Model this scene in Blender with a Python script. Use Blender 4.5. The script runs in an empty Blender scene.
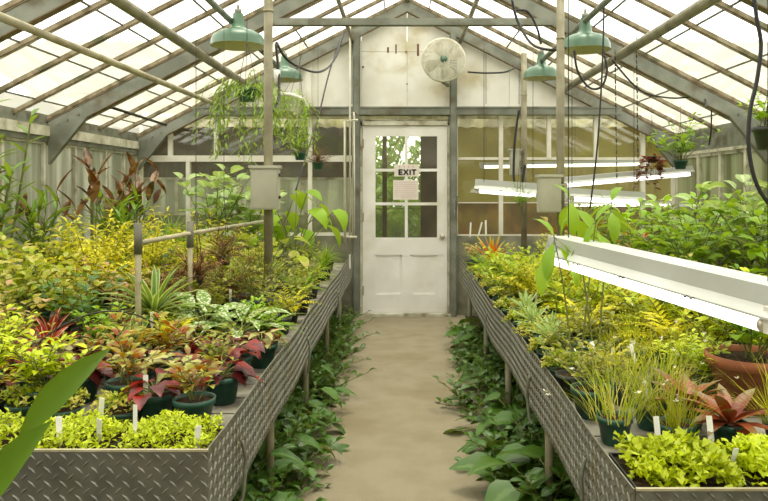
import bpy, math, random
from mathutils import Vector, Matrix
R = math.radians
C = bpy.context.scene.collection
sc = bpy.context.scene

# ---------------------------------------------------------------- camera
F = 720.0; CX = 403.5; CY = 188.0; CZ = 1.38
cam_d = bpy.data.cameras.new('camera'); cam = bpy.data.objects.new('camera', cam_d); C.objects.link(cam)
cam.location = (0, 0, CZ); cam.rotation_euler = (R(90), 0, 0)
cam_d.sensor_width = 36; cam_d.lens = 36 * F / 768
cam_d.shift_x = -(CX - 384) / 768; cam_d.shift_y = -(250.5 - CY) / 768
cam_d.clip_start = 0.05; cam_d.clip_end = 200
sc.camera = cam
# ---------------------------------------------------------------- sky, sun, exposure
w = bpy.data.worlds.new('overcast_sky'); sc.world = w; w.use_nodes = True
bg = w.node_tree.nodes['Background']; bg.inputs[0].default_value = (1.0, 0.975, 0.91, 1); bg.inputs[1].default_value = 3.1
sun_d = bpy.data.lights.new('hazy_sun', 'SUN'); sun_d.energy = 4.0; sun_d.angle = R(25); sun_d.color = (1, .95, .80)
sun = bpy.data.objects.new('hazy_sun', sun_d); C.objects.link(sun); sun.rotation_euler = (R(-4), R(4), 0)
sc.view_settings.view_transform = 'Standard'; sc.view_settings.look = 'None'
sc.view_settings.gamma = 1; sc.view_settings.use_curve_mapping = False
sc.view_settings.exposure = -0.06

def P(px, py, Y):
    return Vector(((px - CX) * Y / F, Y, CZ - (py - CY) * Y / F))

# ---------------------------------------------------------------- mesh builder
class MB:
    def __init__(s): s.v = []; s.f = []; s.uv = []; s.sm = []
    def add(s, vs, fs, uvs=None, smooth=False):
        b = len(s.v); s.v += [tuple(v) for v in vs]
        s.uv += uvs if uvs else [(0.5, 0.5)] * len(vs)
        for f in fs: s.f.append(tuple(b + i for i in f)); s.sm.append(smooth)
    def mesh(s, name, mat):
        m = bpy.data.meshes.new(name); m.from_pydata(s.v, [], s.f)
        ul = m.uv_layers.new(name='UVMap'); idx = [0] * len(m.loops); m.loops.foreach_get('vertex_index', idx)
        flat = []
        for i in idx: flat += s.uv[i]
        ul.data.foreach_set('uv', flat)
        m.polygons.foreach_set('use_smooth', s.sm)
        m.materials.append(mat); m.update(); return m
    def build(s, name, mat, parent=None, loc=None, rz=0):
        o = bpy.data.objects.new(name, s.mesh(name, mat)); C.objects.link(o)
        if parent: o.parent = parent
        if loc is not None: o.location = loc
        o.rotation_euler.z = rz
        return o

def tag(o, label=None, cat=None, group=None, kind=None):
    if label: o['label'] = label
    if cat: o['category'] = cat
    if group: o['group'] = group
    if kind: o['kind'] = kind
    return o
def empty(name, loc=(0, 0, 0), rz=0, **k):
    o = bpy.data.objects.new(name, None); C.objects.link(o); o.location = loc; o.rotation_euler.z = rz
    o.empty_display_size = .05
    return tag(o, **k)

def box(mb, x0, x1, y0, y1, z0, z1):
    v = [(x0,y0,z0),(x1,y0,z0),(x1,y1,z0),(x0,y1,z0),(x0,y0,z1),(x1,y0,z1),(x1,y1,z1),(x0,y1,z1)]
    mb.add(v, [(0,3,2,1),(4,5,6,7),(0,1,5,4),(1,2,6,5),(2,3,7,6),(3,0,4,7)])
def bar(mb, a, b, wd, ht, up=(0, 0, 1)):
    a = Vector(a); b = Vector(b); d = (b - a).normalized(); up = Vector(up)
    s = d.cross(up).normalized(); u = s.cross(d).normalized()
    vs = []
    for p in (a, b):
        for i, j in ((-1,-1),(1,-1),(1,1),(-1,1)): vs.append(p + s*i*wd/2 + u*j*ht/2)
    mb.add(vs, [(3,2,1,0),(4,5,6,7),(0,1,5,4),(1,2,6,5),(2,3,7,6),(3,0,4,7)])
def tube(mb, pts, r, n=8, cap=True):
    pts = [Vector(p) for p in pts]; rings = []
    prev = None
    for i, p in enumerate(pts):
        d = (pts[min(i+1, len(pts)-1)] - pts[max(i-1, 0)]).normalized()
        ref = Vector((0,0,1)) if abs(d.z) < .9 else Vector((0,1,0))
        if prev is None: s = d.cross(ref).normalized()
        else: s = (prev - d * prev.dot(d)).normalized()
        prev = s; u = s.cross(d)
        rr = r[i] if isinstance(r, (list, tuple)) else r
        rings.append([p + s*math.cos(2*math.pi*k/n)*rr + u*math.sin(2*math.pi*k/n)*rr for k in range(n)])
    vs = [v for q in rings for v in q]; fs = []
    for i in range(len(pts)-1):
        for k in range(n): fs.append((i*n+k, (i+1)*n+k, (i+1)*n+(k+1)%n, i*n+(k+1)%n))
    if cap: fs.append(tuple(range(n))); fs.append(tuple((len(pts)-1)*n+k for k in reversed(range(n))))
    mb.add(vs, fs, smooth=True)
def curve_pts(ctrl, n=24):
    ctrl = [Vector(c) for c in ctrl]; out = []
    c = [ctrl[0]] + ctrl + [ctrl[-1]]
    per = max(2, n // (len(ctrl)-1))
    for i in range(1, len(c)-2):
        p0, p1, p2, p3 = c[i-1:i+3]
        for k in range(per):
            t = k/per
            out.append(.5*((2*p1)+(p2-p0)*t+(2*p0-5*p1+4*p2-p3)*t*t+(3*p1-p0-3*p2+p3)*t**3))
    out.append(ctrl[-1]); return out
def lathe(mb, prof, n=24, c=(0,0,0)):
    vs = []; fs = []
    for r, z in prof:
        for k in range(n):
            a = 2*math.pi*k/n; vs.append((c[0]+r*math.cos(a), c[1]+r*math.sin(a), c[2]+z))
    for i in range(len(prof)-1):
        for k in range(n): fs.append((i*n+k, i*n+(k+1)%n, (i+1)*n+(k+1)%n, (i+1)*n+k))
    mb.add(vs, fs, smooth=True)
def prism(mb, poly, y0, y1):
    # polygon in XZ extruded along Y
    n = len(poly); vs = [(x, y0, z) for x, z in poly] + [(x, y1, z) for x, z in poly]
    mb.add(vs, [tuple(range(n)), tuple(reversed(range(n, 2*n)))] + [(i, i+n, (i+1) % n + n, (i+1) % n) for i in range(n)])

# ---------------------------------------------------------------- materials
def lin(c):
    return tuple((x/255/12.92 if x/255 <= .04045 else ((x/255+.055)/1.055)**2.4) for x in c)
def newmat(name):
    m = bpy.data.materials.new(name); m.use_nodes = True; nt = m.node_tree; nt.nodes.clear()
    out = nt.nodes.new('ShaderNodeOutputMaterial'); return m, nt, out
def mixc(nt, a, b, fac, blend='MIX'):
    n = nt.nodes.new('ShaderNodeMix'); n.data_type = 'RGBA'; n.blend_type = blend
    for sock, val in ((n.inputs[6], a), (n.inputs[7], b)):
        if isinstance(val, tuple): sock.default_value = (*val, 1)
        else: nt.links.new(val, sock)
    if isinstance(fac, float): n.inputs[0].default_value = fac
    else: nt.links.new(fac, n.inputs[0])
    return n.outputs[2]
def noise(nt, scale, detail=4, stretch=None, coord='Object'):
    tc = nt.nodes.new('ShaderNodeTexCoord'); mp = nt.nodes.new('ShaderNodeMapping')
    nt.links.new(tc.outputs[coord], mp.inputs[0])
    if stretch: mp.inputs['Scale'].default_value = stretch
    n = nt.nodes.new('ShaderNodeTexNoise'); n.inputs['Scale'].default_value = scale; n.inputs['Detail'].default_value = detail
    nt.links.new(mp.outputs[0], n.inputs[0]); return n.outputs[0]
def ramp(nt, fac, lo, hi):
    n = nt.nodes.new('ShaderNodeMapRange'); n.inputs[1].default_value = lo; n.inputs[2].default_value = hi
    n.interpolation_type = 'SMOOTHSTEP'
    nt.links.new(fac, n.inputs[0]); return n.outputs[0]
def mat(name, col, col2=None, rough=.6, metal=0, scale=8, lo=.35, hi=.65, bump=0, bscale=40, stretch=None, col3=None, scale3=2, spec=.5):
    m, nt, out = newmat(name); b = nt.nodes.new('ShaderNodeBsdfPrincipled')
    b.inputs['Roughness'].default_value = rough; b.inputs['Metallic'].default_value = metal
    b.inputs['Specular IOR Level'].default_value = spec
    c1 = lin(col)
    if col2:
        c = mixc(nt, c1, lin(col2), ramp(nt, noise(nt, scale, 6, stretch), lo, hi))
        if col3: c = mixc(nt, c, lin(col3), ramp(nt, noise(nt, scale3, 5), .5, .72))
        nt.links.new(c, b.inputs['Base Color'])
    else: b.inputs['Base Color'].default_value = (*c1, 1)
    if bump:
        bn = nt.nodes.new('ShaderNodeBump'); bn.inputs['Strength'].default_value = bump; bn.inputs['Distance'].default_value = .01
        nt.links.new(noise(nt, bscale, 6), bn.inputs['Height']); nt.links.new(bn.outputs[0], b.inputs['Normal'])
    nt.links.new(b.outputs[0], out.inputs[0]); return m
def leafmat(name, c1, c2, c3=None, pat=None, transl=.38, rough=.42, tcol=None):
    m, nt, out = newmat(name)
    g = nt.nodes.new('ShaderNodeNewGeometry'); oi = nt.nodes.new('ShaderNodeObjectInfo')
    c = mixc(nt, lin(c1), lin(c2), g.outputs['Random Per Island'])
    br = nt.nodes.new('ShaderNodeMapRange'); br.inputs[3].default_value = .8; br.inputs[4].default_value = 1.18
    nt.links.new(oi.outputs['Random'], br.inputs[0])
    hs = nt.nodes.new('ShaderNodeHueSaturation'); nt.links.new(c, hs.inputs['Color']); nt.links.new(br.outputs[0], hs.inputs['Value']); hs.inputs['Saturation'].default_value = 1.2
    c = hs.outputs[0]
    if c3:
        tc = nt.nodes.new('ShaderNodeTexCoord'); sx = nt.nodes.new('ShaderNodeSeparateXYZ'); nt.links.new(tc.outputs['UV'], sx.inputs[0])
        ab = nt.nodes.new('ShaderNodeMath'); ab.operation = 'SUBTRACT'; nt.links.new(sx.outputs[0], ab.inputs[0]); ab.inputs[1].default_value = .5
        a2 = nt.nodes.new('ShaderNodeMath'); a2.operation = 'ABSOLUTE'; nt.links.new(ab.outputs[0], a2.inputs[0])
        ad = nt.nodes.new('ShaderNodeMath'); ad.operation = 'ADD'; nt.links.new(a2.outputs[0], ad.inputs[0])
        nz = nt.nodes.new('ShaderNodeMath'); nz.operation = 'MULTIPLY'; nt.links.new(noise(nt, 60, 3), nz.inputs[0]); nz.inputs[1].default_value = .16
        nt.links.new(nz.outputs[0], ad.inputs[1])
        if pat == 'edge': fac = ramp(nt, ad.outputs[0], .34, .44)
        elif pat == 'mid': fac = ramp(nt, ad.outputs[0], .24, .14)
        elif pat == 'speck': fac = ramp(nt, noise(nt, 70, 3), .5, .56)
        elif pat == 'tip': fac = ramp(nt, sx.outputs[1], .45, .9)
        elif pat == 'blotch': fac = ramp(nt, noise(nt, 14, 2), .46, .56)
        c = mixc(nt, c, lin(c3), fac)
    b = nt.nodes.new('ShaderNodeBsdfPrincipled'); nt.links.new(c, b.inputs['Base Color'])
    b.inputs['Roughness'].default_value = rough; b.inputs['Specular IOR Level'].default_value = .45
    t = nt.nodes.new('ShaderNodeBsdfTranslucent')
    nt.links.new(mixc(nt, c, lin(tcol) if tcol else (.75, .8, .1), .25), t.inputs[0])
    mx = nt.nodes.new('ShaderNodeMixShader'); mx.inputs[0].default_value = transl
    nt.links.new(b.outputs[0], mx.inputs[1]); nt.links.new(t.outputs[0], mx.inputs[2]); nt.links.new(mx.outputs[0], out.inputs[0])
    return m
def panemat(name, tint, trans, diff, transl_frac=.5, scale=3, stretch=None, lo=.35, hi=.7, dirt=(120,120,90), dirtamt=.5):
    # whitewashed sheet: part clear, part milky, with dirt in streaks
    m, nt, out = newmat(name)
    tr = nt.nodes.new('ShaderNodeBsdfTransparent'); tr.inputs[0].default_value = (*tint, 1)
    tl = nt.nodes.new('ShaderNodeBsdfTranslucent'); df = nt.nodes.new('ShaderNodeBsdfDiffuse')
    f = ramp(nt, noise(nt, scale, 5, stretch), lo, hi)
    c = mixc(nt, lin(diff), lin(dirt), f)
    nt.links.new(c, tl.inputs[0]); nt.links.new(c, df.inputs[0])
    m1 = nt.nodes.new('ShaderNodeMixShader'); m1.inputs[0].default_value = transl_frac
    nt.links.new(df.outputs[0], m1.inputs[1]); nt.links.new(tl.outputs[0], m1.inputs[2])
    mm = nt.nodes.new('ShaderNodeMath'); mm.operation = 'MULTIPLY_ADD'; nt.links.new(f, mm.inputs[0])
    mm.inputs[1].default_value = dirtamt * trans * -1; mm.inputs[2].default_value = trans
    m2 = nt.nodes.new('ShaderNodeMixShader'); nt.links.new(mm.outputs[0], m2.inputs[0])
    nt.links.new(m1.outputs[0], m2.inputs[1]); nt.links.new(tr.outputs[0], m2.inputs[2]); nt.links.new(m2.outputs[0], out.inputs[0])
    return m
def glassmat(name, tint=(.93, .95, .9), refl=.07, haze=.06):
    m, nt, out = newmat(name)
    tr = nt.nodes.new('ShaderNodeBsdfTransparent'); tr.inputs[0].default_value = (*tint, 1)
    gl = nt.nodes.new('ShaderNodeBsdfGlossy'); gl.inputs['Roughness'].default_value = .05
    df = nt.nodes.new('ShaderNodeBsdfDiffuse'); df.inputs[0].default_value = (.55, .55, .45, 1)
    m1 = nt.nodes.new('ShaderNodeMixShader'); m1.inputs[0].default_value = refl
    nt.links.new(tr.outputs[0], m1.inputs[1]); nt.links.new(gl.outputs[0], m1.inputs[2])
    m2 = nt.nodes.new('ShaderNodeMixShader'); m2.inputs[0].default_value = haze
    nt.links.new(m1.outputs[0], m2.inputs[1]); nt.links.new(df.outputs[0], m2.inputs[2]); nt.links.new(m2.outputs[0], out.inputs[0])
    return m
def emitmat(name, col, strength):
    m, nt, out = newmat(name); e = nt.nodes.new('ShaderNodeEmission'); e.inputs[0].default_value = (*lin(col), 1); e.inputs[1].default_value = strength
    nt.links.new(e.outputs[0], out.inputs[0]); return m

M = dict(
 concrete=mat('path_concrete', (140,131,108), (133,123,98), .85, scale=5, bump=.4, bscale=110, col3=(124,113,86), scale3=1.6, spec=.2),
 soil_floor=mat('ground_soil', (70,62,42), (48,44,30), .95, scale=9, bump=.8, bscale=40, spec=.1),
 block=mat('block_wall', (150,146,124), (112,112,86), .9, scale=4, bump=.3),
 grey_steel=mat('galvanized_steel', (132,134,118), (108,110,94), .55, .25, scale=10, col3=(92,84,62), scale3=5),
 truss=mat('truss_grey_paint', (134,136,122), (112,114,100), .6, .1, scale=6, col3=(96,88,66), scale3=4),
 rust=mat('rusty_flange', (122,112,86), (112,92,66), .8, scale=14),
 bar=mat('glazing_bar_wood', (150,138,112), (112,98,70), .8, scale=16, stretch=(1,1,1), col3=(84,84,56), scale3=7),
 lapbar=mat('glass_lap_putty', (104,102,88), (78,76,62), .8, scale=12),
 board=mat('painted_board', (240,237,226), (228,223,208), .7, scale=3, col3=(196,184,150), scale3=2.2, spec=.3),
 white=mat('white_paint', (236,232,216), (224,218,198), .5, scale=6),
 doorw=mat('door_white_paint', (244,241,234), (234,230,220), .45, scale=3, col3=(216,210,190), scale3=2),
 oldwhite=mat('aged_white_paint', (212,208,188), (186,180,154), .7, scale=9, col3=(128,118,86), scale3=6),
 pvc=mat('grey_pvc', (178,170,140), (150,140,108), .5, scale=8),
 pipe=mat('pale_pipe', (144,138,112), (118,110,82), .5, scale=7, spec=.4),
 boxgrey=mat('grey_enamel', (178,176,156), (160,158,136), .4, .1, scale=4),
 black=mat('black_rubber', (28,26,24), rough=.5),
 dark=mat('dark_metal', (62,60,52), rough=.5, metal=.4),
 steelplate=mat('tread_plate_steel', (132,131,120), (114,113,102), .5, .65, scale=12, col3=(118,112,90), scale3=5),
 darkjoint=mat('dark_grey_joint', (112,110,92), (92,88,72), .6, scale=9),
 whitepipe=mat('white_water_pipe', (214,210,190), (196,190,166), .5, scale=9),
 greenlamp=mat('green_enamel', (92,124,98), (80,110,86), .3, scale=4),
 cream=mat('cream_enamel', (214,208,176), rough=.5),
 fanw=mat('dusty_white_wire', (222,218,198), (196,190,166), .6, scale=12),
 potgreen=mat('green_plastic_pot', (38,84,66), (28,64,50), .4, scale=6),
 potblack=mat('black_plastic_pot', (44,46,42), (30,32,28), .45, scale=6),
 terra=mat('terracotta_pot', (146,84,46), (122,68,36), .75, scale=7),
 potwhite=mat('white_plastic_pot', (222,218,208), (206,200,186), .5, scale=7),
 potsoil=mat('potting_soil', (70,56,38), (40,32,22), .95, scale=60, bump=.6, bscale=120, spec=.1),
 benchtop=mat('bench_boards', (150,146,130), (110,104,88), .8, scale=9),
 tagwhite=mat('white_plastic_label', (236,234,226), rough=.5),
 stem=mat('green_stem', (118,124,56), (92,100,44), .6, scale=20),
 woodstem=mat('brown_stem', (116,92,60), (84,64,42), .8, scale=20),
 yellowwall=mat('olive_yellow_wall', (176,162,74), (158,142,60), .8, scale=2),
 brownwall=mat('brown_panel', (150,110,50), (110,80,36), .8, scale=3),
 darkwall=mat('dark_brown_band', (84,70,50), (64,54,40), .9, scale=3),
 tube=emitmat('fluorescent_tube_glow', (255,252,240), 3.2),
 reflector=mat('white_enamel_reflector', (190,191,184), (180,181,172), .35, scale=3),
 ink=mat('black_ink', (20,20,20), rough=.8), redink=mat('faded_red_ink', (196,150,140), rough=.9), paper=mat('notice_paper', (232,222,210), (224,212,200), .8, scale=8),
 brass=mat('worn_knob_metal', (200,192,170), rough=.35, metal=.5),
 stain=mat('dark_rust_stain', (120,84,56), (96,66,44), .9, scale=30),
 glass=glassmat('window_glass'), doorglass=glassmat('door_glass', (.97,.98,.95), .05, .03),
 roofglass=panemat('whitewashed_roof_glass', (.96,.97,.95), .68, (235,236,226), .8, scale=2.4, lo=.5, hi=.85, dirt=(210,208,190), dirtamt=.12),
 sideglass=panemat('streaked_side_glass', (.82,.82,.76), .16, (208,208,192), .6, scale=7, stretch=(1,1,.06), lo=.38, hi=.62, dirt=(160,162,142), dirtamt=.2),
 sideglass2=panemat('clear_streaked_side_glass', (.82,.84,.76), .4, (176,180,150), .5, scale=6, stretch=(1,1,.08), lo=.4, hi=.65, dirt=(124,128,98), dirtamt=.2),
 sheet=panemat('corrugated_fibreglass', (.8,.8,.62), .12, (150,142,104), .6, scale=5, stretch=(1,.1,1), lo=.35, hi=.65, dirt=(92,84,58), dirtamt=.5),
 grass=mat('garden_grass', (96,104,74), (74,84,56), .9, scale=5),
)
# ================================================================ the setting
XL, XR, XC = -2.87, 2.95, .04
ZE, ZR = 1.95, 3.43; YF, YN = 7.83, -4.3
SL = (ZR - ZE) / ((XR - XL) / 2)
def roofz(x): return ZR - SL * abs(x - XC)
def struct(mb, name, m, parent=None):
    o = mb.build(name, m, parent)
    if not parent: o['kind'] = 'structure'
    return o
m_ = MB(); box(m_, -.62, .66, YN, YF, -.06, 0); struct(m_, 'floor', M['concrete'])
m_ = MB(); box(m_, XL-.3, -.62, YN, YF+.1, -.06, -.012); struct(m_, 'floor', M['soil_floor'])
m_ = MB(); box(m_, .66, XR+.3, YN, YF+.1, -.06, -.012); struct(m_, 'floor', M['soil_floor'])
m_ = MB(); box(m_, -30, 30, -14, 40, -.3, -.07); struct(m_, 'floor', M['grass'])

# roof glass, one sheet a side
for nm, xe in (('ceiling', XL-.12), ('ceiling', XR+.12)):
    m_ = MB(); t = .006
    v = [(xe, YN, roofz(xe)), (XC, YN, ZR), (XC, YF+.1, ZR), (xe, YF+.1, roofz(xe))]
    m_.add([Vector(q)+Vector((0,0,.02)) for q in v], [(0,1,2,3)]); struct(m_, nm, M['roofglass'])
# glazing bars, laps, ridge
trn = [0]
def trim(mb, m, base='trim'):
    trn[0] += 1; return struct(mb, 'trim_%d' % trn[0], m)
k = 0; y = YN
frames = [-4.2, -2.2, -.2, 1.8, 3.8, 5.8, 7.76]
m_ = MB()
ys = []
for a, b in zip(frames[:-1], frames[1:]):
    for i in range(4): ys.append(a + (b-a)*i/4)
ys.append(7.76)
for side, xe in ((-1, XL-.05), (1, XR+.05)):
    m_ = MB()
    for yy in ys:
        bar(m_, (xe, yy, roofz(xe)-.008), (XC, yy, ZR-.008), .026, .028)
        bar(m_, (xe, yy, roofz(xe)-.028), (XC, yy, ZR-.028), .010, .014)
    trim(m_, M['bar'])
    m_ = MB()
    for L in (2.75, 2.33, 1.91, 1.49, 1.07, .65, .24):
        x = XC + side*L; bar(m_, (x, YN, roofz(x)+.005), (x, YF, roofz(x)+.005), .012, .010)
    trim(m_, M['lapbar'])
m_ = MB(); bar(m_, (XC, YN, ZR), (XC, YF, ZR), .05, .12); trim(m_, M['truss'])
# eave beams and rails
for side, x in ((-1, XL), (1, XR)):
    m_ = MB(); box(m_, x-.06 if side < 0 else x-.0, x if side < 0 else x+.06, YN, YF, ZE-.055, ZE+.02)
    box(m_, x-.05 if side < 0 else x-.02, x+.02 if side < 0 else x+.05, YN, YF, ZE-.20, ZE-.055); trim(m_, M['oldwhite' if side > 9 else 'grey_steel'])
    m_ = MB(); box(m_, x-.07 if side < 0 else x-.035, x+.035 if side < 0 else x+.07, YN, YF, ZE-.155, ZE-.075) if side < 0 else box(m_, x-.02, x+.03, YN, YF, ZE-.23, ZE-.20)
    trim(m_, M['oldwhite'])
# trusses with knee brackets
def truss(y, tie):
    th = .05
    for s, x in ((-1, XL), (1, XR)):
        m_ = MB(); d = .115
        xi = x - s*.02
        poly = [(xi, roofz(xi)-.05), (XC, ZR-.04), (XC, ZR-.04-d), (x - s*.33, roofz(x - s*.33)-.05-d), (xi, ZE-.38)]
        if s > 0: poly = poly[::-1]
        prism(m_, poly, y-th/2, y+th/2)
        for bx in (.10, .17, .26):   # bolt heads
            lathe(m_, [(.012,0),(.009,.008),(0,.009)], 6, (0,0,0)) if False else box(m_, x-s*bx-.009, x-s*bx+.009, y-th/2-.01, y-th/2, roofz(x-s*bx)-.12, roofz(x-s*bx)-.10)
        trim(m_, M['truss'])
        m_ = MB()
        a = Vector((x - s*.33, y, roofz(x-s*.33)-.05-d)); b = Vector((XC, y, ZR-.04-d))
        bar(m_, a, b, .06, .007); bar(m_, (x, y, roofz(x)-.045), (XC, y, ZR-.035), .06, .006); trim(m_, M['rust'])
    if tie:
        m_ = MB(); z = 2.715; xx = 1.16
        bar(m_, (XC-xx, y, z), (XC+xx, y, z), .064, .055); trim(m_, M['truss'])
        m_ = MB(); bar(m_, (XC, y, z), (XC, y, ZR-.1), .03, .02); trim(m_, M['truss'])
for yy in frames[:-1]: truss(yy, yy > 4)
truss(7.75, False)
# purlin pipes and hung pipes
def purlin(x, r, dz=.0, m='pipe', y0=YN, y1=YF):
    m_ = MB(); z = roofz(x) - .165 - dz; tube(m_, [(x, y0, z), (x, y1, z)], r, 12); trim(m_, M[m])
purlin(-1.6, .036); purlin(1.7, .036)
purlin(-1.25, .022, .02, 'grey_steel'); purlin(1.32, .022, .02, 'grey_steel')
purlin(-.55, .02); purlin(.62, .02)

# gable wall: boards above the beam
zb = 2.222
def gable_board(x0, x1, z0, zt, y=YF):
    pts = [(x0, z0), (x1, z0)]
    top = []
    xs = sorted({x0, x1} | ({XC} if x0 < XC < x1 else set()))
    for x in reversed(xs): top.append((x, min(zt, roofz(x)-.02)))
    m_ = MB(); prism(m_, pts + top, y, y+.03); return m_
seg = [-2.24, -1.6, -1.05, -.46, XC, .52, 1.15, 1.75, 2.32]
gw = []
for a, b in zip(seg[:-1], seg[1:]):
    zt = 9
    if abs((a+b)/2) < .5:
        o = gable_board(a+.002, b-.002, zb, 2.86, YF); o = struct(o, 'wall_back', M['board'])
        o = struct(gable_board(a+.002, b-.002, 2.864, zt, YF), 'wall_back', M['board'])
    else: struct(gable_board(a+.002, b-.002, zb, zt), 'wall_back', M['board'])
# rust streaks and hook stains on the boards
m_ = MB()
for px, py, ww, hh in ((388,50,2,6),(396,49,1.5,10),(418,50,2.2,13),(406,52,1.2,3),(407,84,1.5,1.5),(363,67,2,2)):
    a = P(px, py, YF-.004); box(m_, a.x-ww*.005, a.x+ww*.005, YF-.004, YF-.001, a.z-hh*.005, a.z+hh*.005)
trim(m_, M['stain'])
m_ = MB()
for px in (519, 526, 486, 352):   # thin hanging wires on the gable
    a = P(px, 25, YF-.06); b = P(px, 104, YF-.06); tube(m_, [a, b], .003, 4)
trim(m_, M['dark'])
# gable beam and door posts
m_ = MB(); box(m_, -2.26, 2.34, YF-.115, YF-.002, zb-.055, zb+.015); box(m_, -2.24, 2.32, YF-.125, YF-.002, zb+.015, zb+.03); trim(m_, M['truss'])
for x in (-.505, .535):
    m_ = MB(); box(m_, x-.028, x+.028, YF-.13, YF-.012, 0, 3.05); box(m_, x-.04, x+.04, YF-.10, YF-.09, 0, 3.05); trim(m_, M['truss'])
m_ = MB(); box(m_, -1.06, -1.0, YF-.04, YF-.001, zb, 2.85); trim(m_, M['board'])
# knee wall of the gable + side knee walls
for x0, x1 in ((XL, -.53), (.56, XR)):
    m_ = MB(); box(m_, x0, x1, YF, YF+.12, -.06, .86); struct(m_, 'wall_back', M['block'])
m_ = MB(); box(m_, XL-.12, XL, YN, YF, -.06, .62); struct(m_, 'wall_left', M['block'])
m_ = MB(); box(m_, XR, XR+.12, YN, YF, -.06, .62); struct(m_, 'wall_right', M['block'])
wn = [0]
def window(rows, mull, y, m, gm, xr=None, frame_t=.04, axis='x', rails=(), rt=None):
    """rows: (z0, z1); mull: positions; one window with frame, mullions and a pane each"""
    wn[0] += 1
    e = bpy.data.objects.new('window_%d' % wn[0], None); C.objects.link(e); e['kind'] = 'structure'
    z0, z1 = rows; a, b = xr
    def bx(mb, p0, p1, q0, q1, zz0, zz1):
        if axis == 'x': box(mb, p0, p1, q0, q1, zz0, zz1)
        else: box(mb, q0, q1, p0, p1, zz0, zz1)
    f = MB(); t = frame_t
    rt = rt or t*.8; bx(f, a, b, y, y+.04, z0, z0+rt); bx(f, a, b, y, y+.04, z1-rt, z1); bx(f, a, a+t*.7, y, y+.04, z0, z1); bx(f, b-t*.7, b, y, y+.04, z0, z1)
    f.build('window_frame', M[m], e)
    for x in mull:
        q = MB(); bx(q, x-t/2, x+t/2, y-.01, y+.045, z0, z1); q.build('mullion', M[m], e)
    edges = [a] + list(mull) + [b]
    for p0, p1 in zip(edges[:-1], edges[1:]):
        q = MB(); bx(q, p0+.01, p1-.01, y+.018, y+.022, z0+.01, z1-.01); q.build('pane', M[gm], e)
    for z in rails:
        q = MB(); bx(q, a, b, y+.004, y+.012, z-.006, z+.006); q.build('rail', M[m], e)
    return e
wx = lambda px: (px-CX)*YF/F
window((1.70, 2.19), [wx(170), wx(216), wx(310)], YF, 'white', 'glass', (XL, -.53), .042)
window((.86, 1.70), [wx(188), wx(310)], YF, 'white', 'glass', (XL, -.53), .042)
window((1.70, 2.19), [wx(501), wx(549), wx(596), wx(643)], YF, 'white', 'glass', (.56, XR), .045, rt=.014)
window((.86, 1.70), [wx(501), wx(643)], YF, 'white', 'glass', (.56, XR), .045, rails=(1.22,), rt=.014)
window((2.10, 2.19), [], YF, 'oldwhite', 'glass', (-.48, .51), .03)
# side windows
sx = [YN + .55*i for i in range(1, 15)]
window((.62, ZE-.19), [3.3, 3.95, 4.6, 5.15, 5.75, 6.3, 6.95, 7.4], XL-.04, 'oldwhite', 'sideglass', (YN, YF), .035, 'y')
window((.62, ZE-.22), [3.3, 3.95, 4.6, 5.15, 5.7, 6.2, 6.7, 7.2], XR, 'oldwhite', 'sideglass2', (YN, YF), .05, 'y')
m_ = MB(); box(m_, XL-.1, XR+.1, YN-.1, YN, -.06, 2.0); struct(m_, 'wall_front', M['darkwall'])
m_ = MB(); prism(m_, [(XL-.1, 2.0), (XR+.1, 2.0), (XC, ZR)], YN-.1, YN); struct(m_, 'wall_front', M['board'])

# ---------------------------------------------------------------- the door
d = bpy.data.objects.new('door_1', None); C.objects.link(d); d['kind'] = 'structure'; d.location = (0, YF, 0)
dx0, dx1 = -.445, .475; dz0, dz1 = .03, 2.05
def dpx(px): return (px-CX)*YF/F
def dpz(py): return CZ-(py-CY)*YF/F
fr = MB(); 
for a, b, c_, e_ in ((dx0-.035, dx0, 0, 2.09), (dx1, dx1+.035, 0, 2.09), (dx0-.035, dx1+.035, 2.055, 2.10)): box(fr, a, b, -.075, .05, c_, e_)
fr.build('door_frame', M['oldwhite'], d)
lf = MB(); y0, y1 = -.045, 0
gx0, gx1, gz0, gz1 = dpx(375.5), dpx(437), dpz(237.5), dpz(136.5)
lx0, lx1, lz0, lz1 = dpx(373), dpx(439.5), dpz(294), dpz(254.5)
box(lf, dx0+.003, gx0, y0, y1, dz0, dz1); box(lf, gx1, dx1-.003, y0, y1, dz0, dz1)
box(lf, gx0, gx1, y0, y1, gz1, dz1); box(lf, gx0, gx1, y0, y1, lz1, gz0); box(lf, gx0, gx1, y0, y1, dz0, lz0)
mid = (gx0+gx1)/2; box(lf, mid-.045, mid+.045, y0, y1, lz0, lz1)
leafd = lf.build('door_leaf', M['doorw'], d)
for a, b in ((gx0, mid-.045), (mid+.045, gx1)):
    p_ = MB(); box(p_, a, b, y0+.016, y1, lz0, lz1)
    for q in ((a, a+.014, lz0, lz1), (b-.014, b, lz0, lz1), (a, b, lz0, lz0+.014), (a, b, lz1-.014, lz1)): box(p_, q[0], q[1], y0+.008, y0+.018, q[2], q[3])
    p_.build('door_panel', M['doorw'], leafd)
mt = MB(); box(mt, mid-.016, mid+.016, y0-.004, y1, gz0, gz1)
hgt = (gz1-gz0)/3
for i in (1, 2): box(mt, gx0, gx1, y0-.003, y1, gz0+hgt*i-.015, gz0+hgt*i+.015)
mt.build('glazing_bar', M['doorw'], leafd)
for i in range(3):
    for a, b in ((gx0, mid), (mid, gx1)):
        g_ = MB(); box(g_, a+.002, b-.002, -.024, -.020, gz0+hgt*i+.002, gz0+hgt*(i+1)-.002); g_.build('pane', M['doorglass'], leafd)
kb = MB(); kx, kz = dpx(442), dpz(236)
pr = [(.0,-.06),(.022,-.058),(.030,-.045),(.026,-.03),(.012,-.022),(.010,-.006),(.028,-.004),(.028,0)]
vs = []; n = 16
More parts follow.
